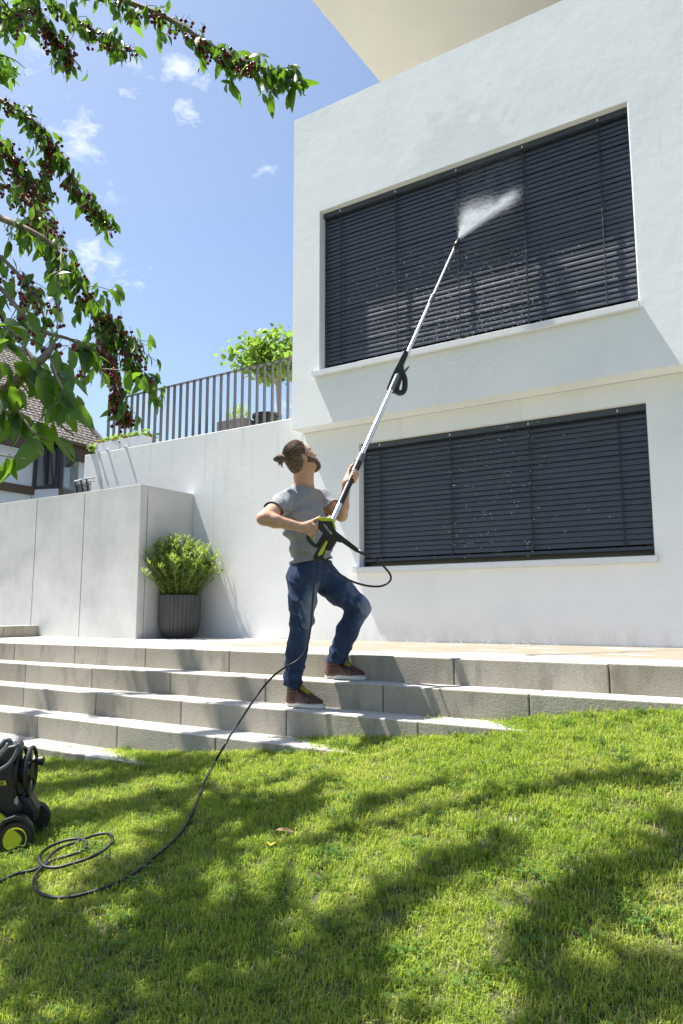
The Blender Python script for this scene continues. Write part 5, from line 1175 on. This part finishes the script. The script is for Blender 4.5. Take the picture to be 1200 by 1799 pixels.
for v_ in range(1):
    m = MB()
    for b_ in range(14):
        a = random.uniform(0, 6.28); rr = .06*math.sqrt(random.random()); z = random.uniform(.012, .034); c0 = np.array((rr*math.cos(a), rr*math.sin(a), z)); m.bar((c0[0]*.8, c0[1]*.8, -.005), c0, .0012, .0012, (1, 0, .1))
        for k in range(3):
            b = a+k*2.094; d_ = np.array((math.cos(b), math.sin(b), .15)); s_ = np.array((-d_[1], d_[0], 0)); L = random.uniform(.008, .013)
            m.add([c0, c0+d_*L*.6+s_*L*.45, c0+d_*L, c0+d_*L*.6-s_*L*.45], [(0, 1, 2, 3)])
    me = bpy.data.meshes.new('clover'); me.from_pydata(m.v, [], m.f); me.update(); me.materials.append(M_CLOVER)
    o = bpy.data.objects.new('clover', me); tcol_.objects.link(o)
# seed surface: the part of the lawn near enough to tell blades
gm = lawn_grid(-7.2, .9, 82, .9, 4.1, 33, .001)
gf = []
for f_i in gm.f:
    c_ = np.mean([gm.v[i] for i in f_i], 0); x, y, z = proj(c_)
    row = (Y1-c_[1])/TR; 
    if z > .8 and -160 < x < 1360 and y < 2000:
        # not under a tread that is higher than the turf
        if c_[1] > Y1-4*TR-.02:
            i_ = int(np.floor((Y1-c_[1])/TR+1e-6)); i_ = max(0, min(i_+1, 4)); top = -i_*RI
            if c_[2] < top-.07 and c_[1] > Y1-i_*TR+.03: continue
        gf.append(f_i)
used = sorted({i for f_i in gf for i in f_i}); mp = {i: k for k, i in enumerate(used)}
gme = bpy.data.meshes.new('grass'); gme.from_pydata([gm.v[i] for i in used], [], [tuple(mp[i] for i in f_i) for f_i in gf]); gme.update()
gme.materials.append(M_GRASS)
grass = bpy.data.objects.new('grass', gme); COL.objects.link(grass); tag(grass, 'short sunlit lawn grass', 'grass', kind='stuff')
ng = bpy.data.node_groups.new('grass_scatter', 'GeometryNodeTree'); ng.is_modifier = True
ng.interface.new_socket('Geometry', in_out='INPUT', socket_type='NodeSocketGeometry'); ng.interface.new_socket('Geometry', in_out='OUTPUT', socket_type='NodeSocketGeometry')
N = lambda t_: ng.nodes.new(t_); gi, go = N('NodeGroupInput'), N('NodeGroupOutput')
ds = N('GeometryNodeDistributePointsOnFaces'); ds.inputs['Density'].default_value = 860; ds.inputs['Seed'].default_value = 3
ci = N('GeometryNodeCollectionInfo'); ci.inputs['Collection'].default_value = tcol_; ci.inputs['Separate Children'].default_value = True; ci.inputs['Reset Children'].default_value = True
ip = N('GeometryNodeInstanceOnPoints'); ip.inputs['Pick Instance'].default_value = True
rv = N('FunctionNodeRandomValue'); rv.data_type = 'FLOAT_VECTOR'; rv.inputs[0].default_value = (-.12, -.12, 0); rv.inputs[1].default_value = (.12, .12, 6.283)
rs = N('FunctionNodeRandomValue'); rs.data_type = 'FLOAT'; rs.inputs[2].default_value = .6; rs.inputs[3].default_value = 1.15; rs.inputs['Seed'].default_value = 5
L_ = ng.links.new
L_(gi.outputs[0], ds.inputs['Mesh']); L_(ds.outputs['Points'], ip.inputs['Points']); L_(ci.outputs[0], ip.inputs['Instance']); L_(rv.outputs[0], ip.inputs['Rotation']); L_(rs.outputs[1], ip.inputs['Scale']); L_(ip.outputs[0], go.inputs[0])
md = grass.modifiers.new('scatter', 'NODES'); md.node_group = ng
# weeds in the joints of the steps
lv = Leaves([leaf_mb(.05, .005, .2, .3), leaf_mb(.035, .005, .2, .5)])
for px, py, z, nn in ((760, 1262, -.32, 40), (232, 1272, -.48, 22), (115, 1291, -.64, 8)):
    for k in range(nn):
        q = atZ(px+random.uniform(-18, 18), py+random.uniform(-1, 2), z); lv.add(q, (random.uniform(-1, 1), random.uniform(-1, 1), random.uniform(.2, 1)), random.uniform(.6, 1.2))
tag(link('weeds', lv.mesh(lv.items, 'weeds'), M_GRASS), 'thin weeds growing in the joints of the steps', 'weeds', kind='stuff')
# two fallen leaves on the lawn
lf = link('fallen_leaf', leaf_mb(.085, .03, .5, .2).mesh('fallen_leaf'), simple('dry_leaf', (.25,.16,.06), .7)); q = lawn_at(483, 1459, .03); lf.location = V(q); lf.rotation_euler = (.1, .2, -1.1); tag(lf, 'dry brown leaf lying on the sunlit grass, the darker of two', 'leaf')
lf = link('fallen_leaf', leaf_mb(.05, .04, .4, .3).mesh('fallen_leaf'), simple('yellow_leaf', (.5,.42,.05), .7)); q = lawn_at(475, 1486, .03); lf.location = V(q); lf.rotation_euler = (.2, .1, .6); tag(lf, 'small yellow leaf lying on the grass in front of the dry brown leaf', 'leaf')

# ------------------------------------------------------------------ water: fan of spray at the nozzle, drops falling, splashes on the terrace
apex = nz1; wall_y = YF+.06
jet_end, fan_up = Q(905, 343, proj(atY(905, 343, wall_y))[2]), Q(812, 352, proj(atY(812, 352, wall_y))[2])
def fan_pt():                                            # dense jet along the lower edge, torn thinning veil above it
    while True:
        if random.random() < .30:
            s = random.random()**.75; w = .006+.035*s*s; p = apex+(jet_end-apex)*s*(1+random.gauss(0, .05))+rng.normal(0, 1, 3)*w*np.array((1, .6, 1)); keep = 1.0-.45*s
        else:
            g = random.random()+random.gauss(0, .09); lob = .94+.14*noise.noise(Vector((g*4.2, 2.3, .7)))+.12*noise.noise(Vector((g*11, .3, 5)))
            s = random.random()**.8; e = s/lob
            p = apex+blend(jet_end, fan_up, g)*s-apex*s+rng.normal(0, 1, 3)*(.004+.034*s); keep = math.exp(-(abs(e)/.84)**3)*(1-.38*max(g, 0))*min(1, max(.15, (1.12-g)/.3))
        dn = noise.noise(Vector(tuple(p*7)))*.55+noise.noise(Vector(tuple(p*19)))*.4
        if random.random() < keep*(.68+dn*.85): return p
OCT = ([(1,0,0),(-1,0,0),(0,1,0),(0,-1,0),(0,0,1),(0,0,-1)], [(0,2,4),(2,1,4),(1,3,4),(3,0,4),(2,0,5),(1,2,5),(3,1,5),(0,3,5)])
OV = np.array(OCT[0], float); OF = np.array(OCT[1])
def drops(name, pts, rad, label, cat):
    pts = np.array(pts); rad = np.array(rad); n = len(pts)
    v = (pts[:, None]+OV[None]*rad[:, None, None]).reshape(-1, 3); f = (OF[None]+6*np.arange(n)[:, None, None]).reshape(-1, 3)
    me = bpy.data.meshes.new(name); me.from_pydata(v.tolist(), [], f.tolist()); me.update(); o = link(name, me, M_WATER, smooth=True); return tag(o, label, cat, kind='stuff')
NP = 72000
pts = [fan_pt() for _ in range(NP)]; rad = [abs(random.gauss(.0008, .0005))+.0004 for _ in range(NP)]
for k in range(2600):                                    # mist drifting above the fan
    p = Q(random.gauss(862, 42), random.gauss(300, 34), 6.75+random.random()*.12)
    if noise.noise(Vector(tuple(p*6))) > -.05: pts.append(p); rad.append(random.uniform(.0006, .0013))
drops('water_spray', pts, rad, 'white fan of fine water spray bursting from the lance nozzle onto the upper blind', 'water spray')
pts, rad = [], []
def slat_pt(px, py, Y): q = atY(px, py, Y); return q
for k in range(480):                                     # drops running off the upper blind
    px = random.gauss(830, 90); py = random.uniform(440, 600)+random.gauss(0, 10); q = slat_pt(px, py, yb-.045)
    if UX0+.05 < q[0] < UX1-.05 and UZ0 < q[2] < UZ1: pts.append(q); rad.append(random.uniform(.002, .0045))
for k in range(260):
    q = slat_pt(random.gauss(800, 90), random.uniform(560, 720), YF-.07-random.random()*.3); pts.append(q); rad.append(random.uniform(.0018, .0038))
for k in range(230):
    q = slat_pt(random.gauss(868, 62), random.uniform(735, 985), YL-.10-random.random()*.2); pts.append(q); rad.append(random.uniform(.0016, .0034))
for k in range(60): q = slat_pt(random.gauss(880, 100), random.uniform(990, 1120), YL-.1); pts.append(q); rad.append(random.uniform(.0012, .0025))
for c_ in (715, 755, 803, 810, 850, 862, 905, 925, 965):
    q0 = atZ(c_, 1136.5, .0); 
    for k in range(26):
        a = random.uniform(0, 6.28); e = random.random(); pts.append(q0+np.array((math.cos(a)*.09*e, math.sin(a)*.05*e, .006+random.random()**2*.07*(1-e*.5)))); rad.append(random.uniform(.002, .0045))
drops('water_drops', pts, rad, 'scattered bright water drops falling in front of the blinds and splashing on the terrace', 'water drops')
